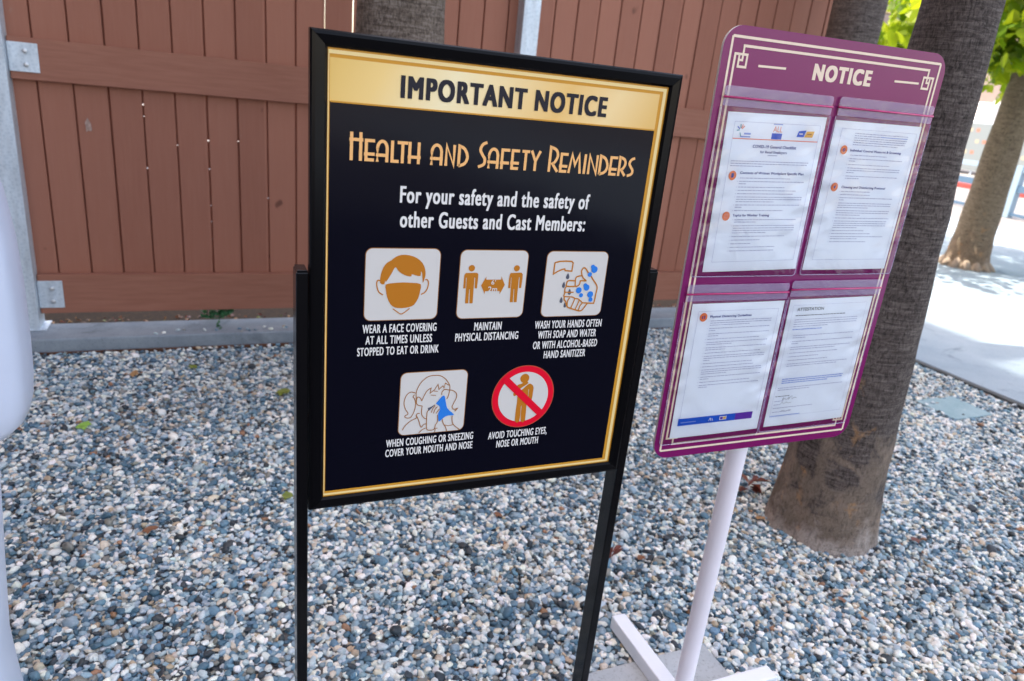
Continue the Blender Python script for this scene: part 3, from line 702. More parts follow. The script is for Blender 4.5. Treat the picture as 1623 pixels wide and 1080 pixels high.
b_ = Flat(SY); b_.rect(il, Z(-.0330), ir, it, 'gold_band', F1)
b_.line([(il + .001, Z(-.0330)), (ir, Z(-.0330))], .0022, 'gold_line', F2)
b_.build('gold_band', poster)
t_ = Flat(SY); text(t_, 'IMPORTANT NOTICE', X(.2480), X(.5718), Z(-.0205), X(.0292), 'dark', .042, F3); t_.build('band_text', poster)
# the art deco title, drawn as strokes
def arc(cx, cy, rx, ry, a0, a1, n=14): return [(cx + rx * math.cos(math.radians(a0 + (a1 - a0) * k / n)), cy + ry * math.sin(math.radians(a0 + (a1 - a0) * k / n))) for k in range(n + 1)]
DECO = {
 'H1': [[(.14, 0), (.14, 1)], [(.82, 0), (.82, 1)], [(-.02, .74), (1.0, .74)]],
 'H': [[(.14, 0), (.14, 1)], [(.84, 0), (.84, 1)], [(0, .31), (1, .31)]],
 'E': [[(1, .93), (.2, .93), (.2, .07), (.95, .07)], [(0, .33), (1, .33)]],
 'A': [[(.12, 0), (.12, .62)] + arc(.5, .60, .38, .34, 180, 0) + [(.88, 0)], [(0, .31), (1, .31)]],
 'L': [[(.2, 1), (.2, .07), (1, .07)]], 'T': [[(0, .93), (1, .93)], [(.5, .93), (.5, 0)]],
 'N': [[(.12, 0), (.12, .96), (.88, .04), (.88, 1)]], 'I': [[(.5, 0), (.5, 1)]],
 'D': [[(.14, 0.02), (.14, .97)] + smoothline([(.14, .97), (.62, .84), (.9, .48), (.68, .16), (.14, .03)])[1:]],
 'S': [smoothline([(.95, .97), (.45, .88), (.22, .68), (.48, .50), (.80, .34), (.72, .14), (.06, .03)])],
 'F': [[(.2, 0), (.2, .93), (1, .93)], [(0, .31), (.98, .31)]],
 'Y': [[(.04, 1), (.5, .48), (.96, 1)], [(.5, .5), (.5, 0)]],
 'R': [[(.14, 0), (.14, .97)] + smoothline([(.14, .97), (.66, .88), (.86, .66), (.66, .42), (.42, .33)])[1:] + [(.95, .02)]],
 'M': [[(.05, 0), (.22, .95), (.5, .42), (.78, .95), (.95, 0)]]}
lay = [('H1', .1808, .1993), ('E', .2006, .2155), ('A', .2172, .2349), ('L', .2377, .2498), ('T', .2473, .2623), ('H', .2624, .2812), ('A', .2952, .314), ('N', .3173, .3327), ('D', .3361, .3531),
       ('S1', .3681, .3812), ('A', .383, .4011), ('F', .403, .4179), ('E', .4197, .4339), ('T', .4379, .4505), ('Y', .4528, .4686),
       ('R1', .4823, .5003), ('E', .5015, .5159), ('M', .5179, .5398), ('I', .5428, .5495), ('N', .5516, .5697), ('D', .5712, .5889), ('E', .5897, .6049), ('R', .6069, .6218), ('S', .6246, .6368)]
t_ = Flat(SY)
for c, x0, x1 in lay:
    h_ = .0380 if c.endswith('1') else .0300; st_ = DECO.get(c) or DECO[c[0]]
    for j, s_ in enumerate(st_): t_.line([(X(x0 + (x1 - x0) * p[0]), Z(-.1078 + h_ * p[1])) for p in s_], X(.0043), 'peach', F1 + .0001 * j)
t_.build('title_text', poster)
t_ = Flat(SY)
text(t_, 'For your safety and the safety of', X(.2540), X(.5635), Z(-.1633), X(.0238), 'text_white', .022, F1)
text(t_, 'other Guests and Cast Members:', X(.2555), X(.5612), Z(-.1990), X(.0238), 'text_white', .022, F1)
t_.build('intro_text', poster)
def caption(lines):
    t = Flat(SY)
    for s_, x0, x1, zt in lines: text(t, s_, X(x0), X(x1), Z(zt - .0134), X(.0134), 'text_white', .017, F1)
    t.build('caption_text', poster)
caption([('WEAR A FACE COVERING', .2058, .3216, -.3480), ('AT ALL TIMES UNLESS', .2108, .3155, -.3662), ('STOPPED TO EAT OR DRINK', .1988, .3276, -.3846)])
caption([('MAINTAIN', .3845, .4318, -.3497), ('PHYSICAL DISTANCING', .3538, .4633, -.3674)])
caption([('WASH YOUR HANDS OFTEN', .4917, .6189, -.3508), ('WITH SOAP AND WATER', .4995, .6108, -.3686), ('OR WITH ALCOHOL-BASED', .4926, .6157, -.3872), ('HAND SANITIZER', .5148, .5950, -.4050)])
caption([('WHEN COUGHING OR SNEEZING', .2495, .3993, -.5460), ('COVER YOUR MOUTH AND NOSE', .2489, .3993, -.5638)])
caption([('AVOID TOUCHING EYES,', .4273, .5391, -.5503), ('NOSE OR MOUTH', .4440, .5238, -.5680)])
ART_FACE=[
    ('fill','amber',[(0.201,0.471),(0.208,0.353),(0.236,0.262),(0.282,0.198),(0.337,0.166),(0.384,0.123),(0.47,0.091),(0.577,0.097),(0.677,0.135),(0.753,0.201),(0.794,0.29),(0.802,0.373),(0.788,0.43),(0.77,0.473),(0.755,0.346),(0.737,0.318),(0.734,0.38),(0.661,0.369),(0.615,0.353),(0.611,0.385),(0.554,0.378),(0.481,0.346),(0.426,0.299),(0.393,0.255),(0.357,0.323),(0.316,0.397),(0.277,0.458),(0.264,0.434),(0.258,0.491)]),
    ('fill','amber',[(0.275,0.494),(0.38,0.475),(0.504,0.467),(0.63,0.474),(0.744,0.492),(0.741,0.59),(0.722,0.685),(0.671,0.779),(0.609,0.813),(0.501,0.827),(0.411,0.815),(0.347,0.767),(0.299,0.664),(0.282,0.581)]),
    ('line','amber',[(0.204,0.444),(0.172,0.435),(0.158,0.471),(0.165,0.535),(0.191,0.599),(0.245,0.636)],7),
    ('line','amber',[(0.801,0.43),(0.832,0.435),(0.849,0.476),(0.839,0.552),(0.805,0.609),(0.756,0.637)],7),
    ('line','amber',[(0.383,0.833),(0.44,0.875),(0.497,0.91),(0.557,0.877),(0.61,0.832)],6),
]
ART_DISTANCE=[
    ('dot','amber',[(0.174,0.261),(0.219,0.261)]),
    ('dot','amber',[(0.836,0.263),(0.88,0.263)]),
    ('fill','amber',[(0.077,0.355),(0.093,0.329),(0.251,0.326),(0.275,0.344),(0.276,0.407),(0.272,0.551),(0.239,0.551),(0.233,0.396),(0.223,0.396),(0.226,0.77),(0.18,0.769),(0.17,0.563),(0.16,0.563),(0.163,0.769),(0.116,0.769),(0.112,0.396),(0.103,0.396),(0.106,0.55),(0.073,0.55),(0.073,0.417)]),
    ('fill','amber',[(0.737,0.355),(0.752,0.331),(0.912,0.326),(0.934,0.35),(0.937,0.408),(0.931,0.555),(0.898,0.554),(0.892,0.397),(0.881,0.397),(0.884,0.766),(0.838,0.766),(0.828,0.567),(0.819,0.567),(0.826,0.765),(0.779,0.765),(0.77,0.397),(0.761,0.397),(0.766,0.554),(0.733,0.554),(0.733,0.418)]),
    ('fill','amber',[(0.328,0.511),(0.396,0.381),(0.397,0.426),(0.618,0.426),(0.616,0.378),(0.679,0.505),(0.613,0.642),(0.607,0.595),(0.393,0.594),(0.392,0.638)]),
]
ART_WASH=[
    ('line','amber',[(0.135,0.173),(0.209,0.154),(0.309,0.149),(0.4,0.153),(0.426,0.177),(0.421,0.299),(0.312,0.292),(0.303,0.266),(0.269,0.271),(0.195,0.303),(0.132,0.341),(0.133,0.245),(0.135,0.173)],15,0),
    ('fill','slate',[(0.366,0.329),(0.394,0.387),(0.385,0.415),(0.363,0.421),(0.344,0.408),(0.339,0.383)]),
    ('fill','slate',[(0.32,0.457),(0.338,0.508),(0.335,0.545),(0.316,0.553),(0.296,0.54),(0.295,0.508)]),
    ('fill','slate',[(0.424,0.567),(0.452,0.621),(0.447,0.653),(0.427,0.661),(0.406,0.648),(0.405,0.615)]),
    ('fill','slate',[(0.305,0.692),(0.333,0.744),(0.328,0.778),(0.306,0.784),(0.285,0.77),(0.286,0.738)]),
    ('fill','slate',[(0.372,0.777),(0.398,0.815),(0.396,0.851),(0.38,0.858),(0.36,0.847),(0.36,0.814)]),
    ('line','amber',[(0.597,0.366),(0.58,0.307),(0.589,0.271),(0.614,0.249),(0.645,0.263),(0.681,0.307),(0.729,0.355),(0.786,0.425),(0.85,0.5),(0.877,0.554),(0.872,0.641),(0.859,0.783),(0.831,0.8),(0.653,0.789)],15),
    ('line','amber',[(0.597,0.366),(0.626,0.408),(0.672,0.446),(0.603,0.446),(0.58,0.451),(0.577,0.493),(0.555,0.52),(0.523,0.533),(0.507,0.52),(0.499,0.435),(0.508,0.392),(0.546,0.376),(0.597,0.366)],15),
    ('line','amber',[(0.497,0.447),(0.406,0.443),(0.372,0.455),(0.362,0.492),(0.372,0.528),(0.499,0.533)],15),
    ('line','amber',[(0.372,0.528),(0.348,0.556),(0.348,0.604),(0.36,0.62),(0.495,0.622)],13),
    ('line','amber',[(0.36,0.62),(0.344,0.658),(0.354,0.685),(0.476,0.694)],13),
    ('line','amber',[(0.354,0.685),(0.354,0.733),(0.384,0.766),(0.418,0.845),(0.49,0.876),(0.575,0.902),(0.636,0.917),(0.68,0.896),(0.748,0.798)],15),
    ('line','amber',[(0.443,0.707),(0.415,0.756),(0.418,0.845)],13),
    ('line','amber',[(0.476,0.694),(0.526,0.719),(0.511,0.779),(0.478,0.876)],13),
    ('line','amber',[(0.526,0.719),(0.598,0.736),(0.586,0.812),(0.551,0.899)],13),
    ('line','amber',[(0.598,0.736),(0.659,0.789),(0.63,0.835),(0.612,0.911)],13),
    ('dot','blue',[(0.575,0.593),(0.622,0.594)]),
    ('dot','blue',[(0.624,0.671),(0.657,0.672)]),
    ('dot','blue',[(0.7,0.553),(0.747,0.554)]),
    ('dot','blue',[(0.674,0.519),(0.707,0.519)]),
    ('dot','blue',[(0.775,0.66),(0.824,0.66)]),
    ('dot','blue',[(0.793,0.741),(0.828,0.741)]),
    ('dot','blue',[(0.723,0.35),(0.758,0.35)]),
    ('dot','blue',[(0.789,0.275),(0.84,0.275)]),
    ('dot','blue',[(0.757,0.233),(0.789,0.233)]),
]
ART_SNEEZE=[
    ('line','brown',[(0.328,0.462),(0.351,0.393),(0.389,0.314),(0.424,0.282),(0.455,0.266),(0.444,0.346),(0.506,0.298),(0.554,0.214),(0.573,0.296),(0.611,0.257),(0.63,0.241),(0.648,0.282),(0.662,0.202),(0.719,0.24)],9,0),
    ('line','brown',[(0.328,0.462),(0.304,0.413),(0.266,0.394),(0.252,0.433),(0.252,0.492),(0.283,0.527),(0.338,0.542)],9),
    ('line','brown',[(0.251,0.468),(0.238,0.34),(0.258,0.249),(0.315,0.15),(0.406,0.08),(0.501,0.068),(0.588,0.083),(0.668,0.144),(0.724,0.228),(0.737,0.299),(0.729,0.369),(0.712,0.439),(0.697,0.456)],9),
    ('line','brown',[(0.23,0.328),(0.166,0.307),(0.11,0.338),(0.077,0.411),(0.07,0.491),(0.095,0.574),(0.136,0.648),(0.1,0.674),(0.09,0.697),(0.128,0.718),(0.176,0.71),(0.215,0.642),(0.237,0.549),(0.236,0.467),(0.213,0.408),(0.196,0.384),(0.216,0.35)],9),
    ('line','brown',[(0.338,0.542),(0.333,0.615),(0.341,0.687),(0.376,0.737),(0.416,0.762)],9),
    ('line','brown',[(0.41,0.668),(0.439,0.611),(0.491,0.567),(0.533,0.54)],9),
    ('line','brown',[(0.063,0.909),(0.107,0.835),(0.179,0.77),(0.262,0.728),(0.258,0.686),(0.28,0.658),(0.307,0.66)],9),
    ('line','brown',[(0.26,0.687),(0.297,0.767),(0.338,0.885),(0.377,0.846),(0.415,0.837)],9),
    ('line','brown',[(0.309,0.979),(0.36,0.929),(0.408,0.909)],9),
    ('line','brown',[(0.416,0.669),(0.417,0.777),(0.422,0.898),(0.443,0.943),(0.515,0.949),(0.547,0.927),(0.555,0.873),(0.584,0.814),(0.577,0.705)],9),
    ('fill','blue',[(0.542,0.523),(0.572,0.478),(0.628,0.41),(0.666,0.407),(0.69,0.509),(0.713,0.594),(0.75,0.645),(0.833,0.73),(0.745,0.732),(0.691,0.75),(0.638,0.794),(0.601,0.816),(0.585,0.693),(0.609,0.623),(0.594,0.562)]),
    ('fill','slate',[(0.421,0.586),(0.469,0.565),(0.532,0.534),(0.491,0.579),(0.44,0.629)]),
    ('line','brown',[(0.48,0.661),(0.503,0.591),(0.534,0.558)],9),
    ('line','brown',[(0.514,0.676),(0.537,0.606),(0.568,0.572)],9),
    ('line','brown',[(0.553,0.681),(0.583,0.633),(0.603,0.611)],9),
    ('line','brown',[(0.62,0.386),(0.622,0.339),(0.658,0.301),(0.714,0.312),(0.781,0.328),(0.84,0.376),(0.846,0.448),(0.809,0.541),(0.791,0.6),(0.828,0.639),(0.877,0.624),(0.836,0.67)],9),
    ('line','brown',[(0.654,0.783),(0.67,0.846),(0.714,0.923),(0.736,0.993)],9),
    ('line','brown',[(0.802,0.74),(0.809,0.832),(0.837,0.896),(0.935,0.986)],9),
    ('line','brown',[(0.7,0.885),(0.758,0.902),(0.825,0.889)],7),
    ('line','brown',[(0.457,0.376),(0.533,0.387)],7),
    ('line','brown',[(0.496,0.315),(0.556,0.324)],7),
    ('line','brown',[(0.551,0.989),(0.559,0.934),(0.591,0.925)],7),
]
ART_TOUCH=[
    ('dot','amber',[(0.488,0.201),(0.56,0.205)]),
    ('fill','amber',[(0.513,0.241),(0.547,0.264),(0.542,0.294),(0.395,0.39),(0.379,0.457),(0.353,0.477),(0.328,0.453),(0.344,0.386),(0.385,0.3),(0.439,0.287),(0.471,0.267)]),
    ('fill','amber',[(0.559,0.295),(0.611,0.304),(0.645,0.346),(0.649,0.409),(0.641,0.557),(0.611,0.549),(0.578,0.506),(0.578,0.393),(0.568,0.392),(0.576,0.586),(0.564,0.631),(0.568,0.889),(0.496,0.892),(0.487,0.659),(0.477,0.659),(0.478,0.893),(0.4,0.881),(0.403,0.572),(0.404,0.425),(0.472,0.373)]),
]
def pictogram(art, x0, x1, zt, zb, lw, tile=True):
    t = Flat(SY)
    x0, x1, zt, zb = X(x0), X(x1), Z(zt), Z(zb); w = x1 - x0; hh = zt - zb
    if tile:
        t.rrect(x0, zb, x1, zt, .0115, 'brown', F1); t.rrect(x0 + .0011, zb + .0011, x1 - .0011, zt - .0011, .0105, 'white', F2)
    for k, it_ in enumerate(art):
        lift = F3 + .00002 * k
        pts = [(x0 + u * w, zt - v * hh) for u, v in it_[2]]
        if it_[0] == 'fill': t.poly(smoothline(pts, True, 2) if len(pts) > 5 and it_[2][0][0] not in () and art is not ART_DISTANCE else pts, it_[1], lift)
        elif it_[0] == 'dot': t.ell(pts[0][0], pts[0][1], abs(pts[1][0] - pts[0][0]), abs(pts[1][0] - pts[0][0]), it_[1], lift, 24)
        else: t.line(smoothline(pts) if len(it_) < 5 else pts, it_[3] * lw * w * 1.3, it_[1], lift)
    return t
pictogram(ART_FACE, .2067, .3212, -.2297, -.3420, 1 / 560).build('pictogram', poster)
t_ = pictogram(ART_DISTANCE, .3520, .4671, -.2310, -.3430, 1 / 930)
text(t_, "6'", X(.4065), X(.4140), Z(-.2868), X(.0072), 'white', .02, F4); text(t_, '2m', X(.4020), X(.4175), Z(-.2985), X(.0085), 'white', .02, F4)
t_.build('pictogram', poster)
pictogram(ART_WASH, .4992, .6138, -.2317, -.3440, 1 / 930).build('pictogram', poster)
pictogram(ART_SNEEZE, .2678, .3808, -.4295, -.5405, 1 / 930).build('pictogram', poster)
cx_, cz_, cr_ = X(.4852), Z(-.4875), X(.0582)
t_ = Flat(SY); t_.ell(cx_, cz_, cr_, cr_, 'rededge', F1, 64); t_.ell(cx_, cz_, cr_ * .978, cr_ * .978, 'red', F2, 64); t_.ell(cx_, cz_, cr_ * .80, cr_ * .80, 'white', F3, 64)
w_ = pictogram(ART_TOUCH, .4272, .5432, -.4295, -.5455, 1 / 900, False)
for i_, vv in enumerate(w_.v): w_.v[i_] = (vv[0], vv[1] - .0003, vv[2])
o_ = len(t_.v); t_.v += w_.v
for f_x, m_x in zip(w_.f, w_.m): t_.f.append(tuple(i_ + o_ for i_ in f_x)); t_.m.append(t_.slot(w_.mats[m_x]))
a_ = math.radians(-45); t_.line([(cx_ - cr_ * .66, cz_ + cr_ * .62), (cx_ + cr_ * .66, cz_ - cr_ * .62)], cr_ * .215, 'red', F4 + .0005)
t_.build('pictogram', poster)

# ================================================================== PLUM NOTICE BOARD
PY = 1.010
bx = 1.0295 * PY; bz = EYE - .2513 * PY
notice = thing('notice_board_stand', 'plum notice board with four clear document pockets on a white pipe stand', 'sign', (1.028, 1.045, 0.045))
BM = Matrix.Translation((bx, PY, bz)) @ Matrix.Rotation(math.radians(-1.3), 4, 'Z') @ Matrix.Rotation(math.radians(-0.75), 4, 'Y')
def place(mb, mtx=BM):
    mb.v = [tuple(mtx @ Vector(p)) for p in mb.v]; return mb
def lx(x): return (x - 1.0295) * PY
def lz(z, x=1.0295): return (z + .2513 - (x - 1.0295) * .0135) * PY
BW, BH, BR = .2545, .3985, .036
def rr_outline(w, h_, r, n=10):
    p = []
    for sx_, sz_, a0 in ((1, 1, 0), (-1, 1, 90), (-1, -1, 180), (1, -1, 270)):
        for k in range(n + 1):
            a = math.radians(a0 + 90 * k / n); p.append((sx_ * (w - r) + r * math.cos(a), sz_ * (h_ - r) + r * math.sin(a)))
    return p
ol = rr_outline(BW, BH, BR); mb = MB(); n_ = len(ol)
mb.add([(p[0], 0, p[1]) for p in ol], [tuple(range(n_))], 'plum')
mb.add([(p[0], 0, p[1]) for p in ol] + [(p[0], .005, p[1]) for p in ol], [(i, (i + 1) % n_, n_ + (i + 1) % n_, n_ + i) for i in range(n_)] + [tuple(range(2 * n_ - 1, n_ - 1, -1))], 'board_edge')
place(mb).build('board', notice)
# pale double rule with a square knot in each corner
L_ = Flat(0)
ow, oh, lw_ = .2385, .3810, .0042; d_ = .0125; kn = .0195
for sx_ in (-1, 1):
    L_.line([(sx_ * ow, -oh), (sx_ * ow, oh)], lw_, 'cream', F1); L_.line([(-ow, sx_ * oh), (ow, sx_ * oh)], lw_, 'cream', F1 + .00005)
    L_.line([(sx_ * (ow - .0100), -(oh - .0262)), (sx_ * (ow - .0100), oh - .0262)], lw_, 'cream', F1 + .0001)
    L_.line([(-(ow - .0235), sx_ * (oh - .0130)), (ow - .0235, sx_ * (oh - .0130))], lw_, 'cream', F1 + .00015)
    for sz_ in (-1, 1):
        q = lambda u, v: (sx_ * (ow - u), sz_ * (oh - v))
        L_.line([q(.0079, .0262), q(.0345, .0262), q(.0345, .0455), q(.0185, .0455), q(.0185, .0262)], .0038, 'cream', F1 + .0002)
        L_.line([q(.0256, .0110), q(.0256, .0370)], .0038, 'cream', F1 + .00025)
        L_.line([q(.0166, .0352), q(.0270, .0352)], .0034, 'cream', F1 + .0003)
for x0, x1, zz in ((.8533, .9115, .0830), (1.1615, 1.2225, .0893)): L_.line([(lx(x0), lz(zz, x0)), (lx(x1), lz(zz + .001, x0))], .0036, 'cream', F1)
place(L_).build('border_rule', notice)
t_ = Flat(0); text(t_, 'NOTICE', lx(.9710), lx(1.1052), lz(.0735, 1.03), .0268, 'cream', .06, F1); place(t_).build('heading_text', notice)
# clear pockets: back sheet, rolled seams, flap and rose coloured zip
def pocket(cx, cz, w=.2395, hgt=.329, tilt=0.0):
    m_ = BM @ Matrix.Translation((cx, 0, cz)) @ Matrix.Rotation(math.radians(-tilt), 4, 'Y')
    x0, x1, z0, z1 = -w / 2, w / 2, -hgt / 2, hgt / 2
    q = MB(); nx, nz = 26, 60; vs = []; fs = []
    for j in range(nz + 1):
        for i in range(nx + 1):
            u, v = i / nx, j / nz
            bul = .0042 * math.sin(math.pi * u) ** .6 * math.sin(math.pi * v) ** .6 + .0007 * math.sin(9 * u + 4 * v + cx * 30) * math.sin(math.pi * u)
            bul += .0019 * (u ** 5 + (1 - u) ** 8) * math.sin(math.pi * v) * (math.sin(31 * v + 13 * u + cx * 50) + math.sin(57 * v - 19 * u + cz * 40))
            vs.append((x0 + w * u, -.0035 - bul, z0 + (hgt - .034) * v))
    for j in range(nz):
        for i in range(nx): fs.append((j * (nx + 1) + i, j * (nx + 1) + i + 1, (j + 1) * (nx + 1) + i + 1, (j + 1) * (nx + 1) + i))
    q.add(vs, fs, 'vinyl'); s_ = place(q, m_).build('pocket', notice, smooth=True)
    q = Flat(0)
    q.rrect(x0 + .001, z1 - .034, x1 - .001, z1, .007, 'vinyl', .004); q.rrect(x0 + .0015, z1 - .0165, x1 - .0015, z1 - .0005, .006, 'seam', .0045); q.rect(x0 + .002, z1 - .0325, x1 - .002, z1 - .0205, 'seam', .0045)
    place(q, m_).build('flap', s_)
    q = MB(); q.tube([(x0 + .001, -.0055, z1 - .0185), (x1 - .001, -.0055, z1 - .0185)], .0016, 'rose', 8); place(q, m_).build('zip', s_, smooth=True)
    q = MB(); r = .006
    ring = [(x0 + r, z0), (x1 - r, z0), (x1 - r * .3, z0 + r * .3), (x1, z0 + r), (x1, z1 - .034)]
    q.tube([(x0, -.0038, z1 - .034), (x0, -.0038, z0 + r), (x0 + r * .3, -.0038, z0 + r * .3)] + [(a, -.0038, c) for a, c in ring], .0010, 'seam', 6)
    place(q, m_).build('seam', s_, smooth=True)
pocket(lx(.9095), lz(-.1130, .9095)); pocket(lx(1.1585), lz(-.1085, 1.1585)); pocket(lx(.9050), lz(-.4530, .905)); pocket(lx(1.1450), lz(-.4455, 1.145))
# pole and crossed feet
mb = MB(); mb.tube([(1.028, 1.0395, .066), (1.028, 1.0395, 1.50)], .0208, 'pvc', 28); mb.build('pole', notice, smooth=True, angle=40)
mb = MB(); mb.tube([(1.028, 1.0395, .0665), (1.028, 1.0395, .100)], .0245, 'pvc', 28); mb.build('socket', notice, smooth=True, angle=40)
mb = MB(); mb.box((1.028 - .0215, .735, .025), (1.028 + .0215, 1.342, .0665), 'paint_white', .003); mb.build('base_bar', notice)
for x0, x1 in ((.730, 1.0062), (1.0498, 1.322)):
    mb = MB(); mb.box((x0, 1.0395 - .0215, .025), (x1, 1.0395 + .0215, .0658), 'paint_white', .003); mb.build('base_bar', notice)
mb = MB(); mb.box((.838, .805, .004), (1.238, 1.212, .0245), 'paver', .004)
tag(mb.build('concrete_paver', loc=(1.04, 1.01, 0)), 'grey square concrete paver under the white crossed feet of the plum board stand', 'paver')
mb = MB(); mb.box((3.66, 2.21, -.03), (3.98, 2.46, .0165), 'slab', .004)
tag(mb.build('drain_slab', loc=(3.82, 2.33, 0)), 'teal grey slab half buried in gravel near the pavement edge', 'slab')

# ------------------------------------------------------------------ sheets of paper in the pockets (top-level: they can be slid out)
PW, PH = .2159, .2794
def sheet_of_paper(name, label, cx, cz, tilt):
    m_ = BM @ Matrix.Translation((cx, -.0012, cz)) @ Matrix.Rotation(math.radians(-tilt), 4, 'Y') @ Matrix.Translation((-PW / 2, 0, PH / 2))
    q = MB(); nx, nz = 8, 10; vs = [(PW * i / nx, -.0012 * math.sin(math.pi * i / nx) , -PH * j / nz) for j in range(nz + 1) for i in range(nx + 1)]
    q.add(vs, [(j * (nx + 1) + i, j * (nx + 1) + i + 1, (j + 1) * (nx + 1) + i + 1, (j + 1) * (nx + 1) + i) for j in range(nz) for i in range(nx)], 'paper')
    loc = m_ @ Vector((PW / 2, 0, -PH / 2))
    o = place(q, m_).build(name, smooth=True, loc=loc); tag(o, label, 'paper', 'printed sheets in the plum board pockets')
    bpy.context.view_layer.update()
    return o, m_
mm = .001
class Print(Flat):
    def __init__(s): super().__init__(-.0014)
    def R(s, x0, y0, x1, y1, key, lift=0): s.rect(x0 * mm, -y1 * mm, x1 * mm, -y0 * mm, key, lift)
    def Ln(s, pts, w, key, lift=0): s.line([(a * mm, -c * mm) for a, c in pts], w * mm, key, lift)
    def T(s, body, x0, x1, base, cap, key, bold=.02, lift=.0002): text(s, body, x0 * mm, x1 * mm, -base * mm, cap * mm, key, bold, lift)
    def done(s, name, o, m_): place(s, m_).build(name, o)
    def body(s, x0, x1, y, n, lead=3.3, key='fine', last=.6, bullet=True, hgt=1.15):
        """fine print too small to read: rows of word-length dashes"""
        for k in range(n):
            xe = x1 if k < n - 1 else x0 + (x1 - x0) * last * random.uniform(.8, 1.15); x = x0
            if bullet and k == 0: s.R(x0 - 4, y + .1, x0 - 2.9, y + 1.1, key)
            while x < xe - 2:
                w = min(random.uniform(2.5, 9.5), xe - x); s.R(x, y, x + w, y + hgt, key, random.uniform(0, .00004)); x += w + 1.1
            y += lead
        return y
def badge(p, x, y, r, kind):
    p.ell(x * mm, -y * mm, r * mm, r * mm, 'orange', .0001, 28)
    if kind == 0: p.R(x - 2.6, y - 3.4, x + 2.6, y + 3.6, 'navy', .0002); p.R(x - 1.4, y - 4.3, x + 1.4, y - 2.6, 'navy', .0003)
    elif kind == 1: p.R(x - 3, y - 3.6, x + 3, y + 3.6, 'salmon', .0002); p.R(x - 2.2, y - 2.8, x + 2.2, y + 2.8, 'orange', .0003)
    elif kind == 2: p.ell(x * mm, -y * mm, 3.2 * mm, 3.2 * mm, 'navy', .0002, 20); p.R(x - .7, y - 2, x + .7, y + 2, 'orange', .0003)
    elif kind == 3: p.poly([((x - 3) * mm, -(y) * mm), ((x + 2) * mm, -(y + 3.4) * mm), ((x + 2) * mm, -(y - 3.4) * mm)], 'navy', .0002)
    else: p.R(x - 3.4, y - 3, x - 1.2, y + 3.2, 'navy', .0002); p.R(x + 1.2, y - 3, x + 3.4, y + 3.2, 'navy', .0002)
def boxrule(p, x0, y0, x1, y1, w=.45): p.Ln([(x0, y0), (x1, y0)], w, 'fine'); p.Ln([(x1, y0), (x1, y1)], w, 'fine'); p.Ln([(x1, y1), (x0, y1)], w, 'fine'); p.Ln([(x0, y1), (x0, y0)], w, 'fine')
# upper left
o, m_ = sheet_of_paper('printed_sheet', 'paper checklist page with small logos and red rule above its title', lx(.9193), lz(-.1270, .9193), 1.25)
p = Print(); boxrule(p, 16, 15, 204, 261); p.done('border_rule', o, m_)
p = Print(); p.Ln([(16.5, 43), (203.5, 43)], 1.6, 'salmon'); p.done('red_rule', o, m_)
p = Print()
for a0, c in ((200, 'teal_ink'), (150, 'royal'), (100, 'teal_ink'), (40, 'salmon'), (70, 'salmon')):
    p.Ln([(31 + 3 * math.cos(math.radians(a0)), 28 - 2 * math.sin(math.radians(a0))), (31 + 9 * math.cos(math.radians(a0)), 27 - 8 * math.sin(math.radians(a0)))], 1.7, c)
p.Ln([(30, 33), (33, 40)], 1.4, 'teal_ink'); p.R(39, 33, 53, 36, 'link'); p.R(32, 38.5, 53, 40.5, 'link')
p.done('logo', o, m_)
p = Print(); p.R(99, 15.8, 119, 17.2, 'link'); p.T('ALL', 100, 120, 29.5, 9.5, 'salmon', .0); p.R(98.5, 31.5, 121, 41.6, 'royal'); p.done('logo', o, m_)
p = Print(); p.poly([(157 * mm, -26 * mm), (174 * mm, -24 * mm), (170 * mm, -36 * mm), (154 * mm, -36 * mm)], 'royal'); p.poly([(175.5 * mm, -26 * mm), (193 * mm, -25 * mm), (190 * mm, -36 * mm), (171.5 * mm, -36 * mm)], 'gold_ink')
p.R(159, 29.5, 167, 31.5, 'text_white', .0002); p.R(177, 29.5, 187, 31.5, 'brown', .0002); p.done('logo', o, m_)
p = Print(); p.T('COVID-19 General Checklist', 62, 158, 57.5, 5.2, 'navy', .02); p.T('for Retail Employers', 80, 139, 66, 4.2, 'navy', .01); p.R(98, 69, 119, 70.2, 'fine'); p.done('title_text', o, m_)
p = Print(); badge(p, 29.5, 105.5, 8.2, 0); p.done('badge', o, m_)
p = Print(); badge(p, 30.5, 177, 8.2, 1); p.done('badge', o, m_)
p = Print(); p.T('Contents of Written Workplace Specific Plan', 45, 187, 102.5, 4.3, 'navy', .02); p.done('section_text', o, m_)
p = Print(); p.T('Topics for Worker Training', 44.5, 126, 177.5, 4.3, 'navy', .02); p.done('section_text', o, m_)
p = Print(); y = p.body(21, 193, 80, 3, 4.1, bullet=False, last=.5)
y = 109
for n, l in ((1, .7), (2, .1), (1, .8), (1, .95), (1, .9), (3, .5), (2, .1), (1, .65)): y = p.body(46, 194, y, n, 4.2, last=l) + 1.6
y = 183
for n, l in ((2, .35), (4, .6), (1, .85), (1, .5), (1, .4), (1, .7), (1, .8)): y = p.body(50, 190, y, n, 4.3, last=l) + 2.4
p.done('fine_print', o, m_)
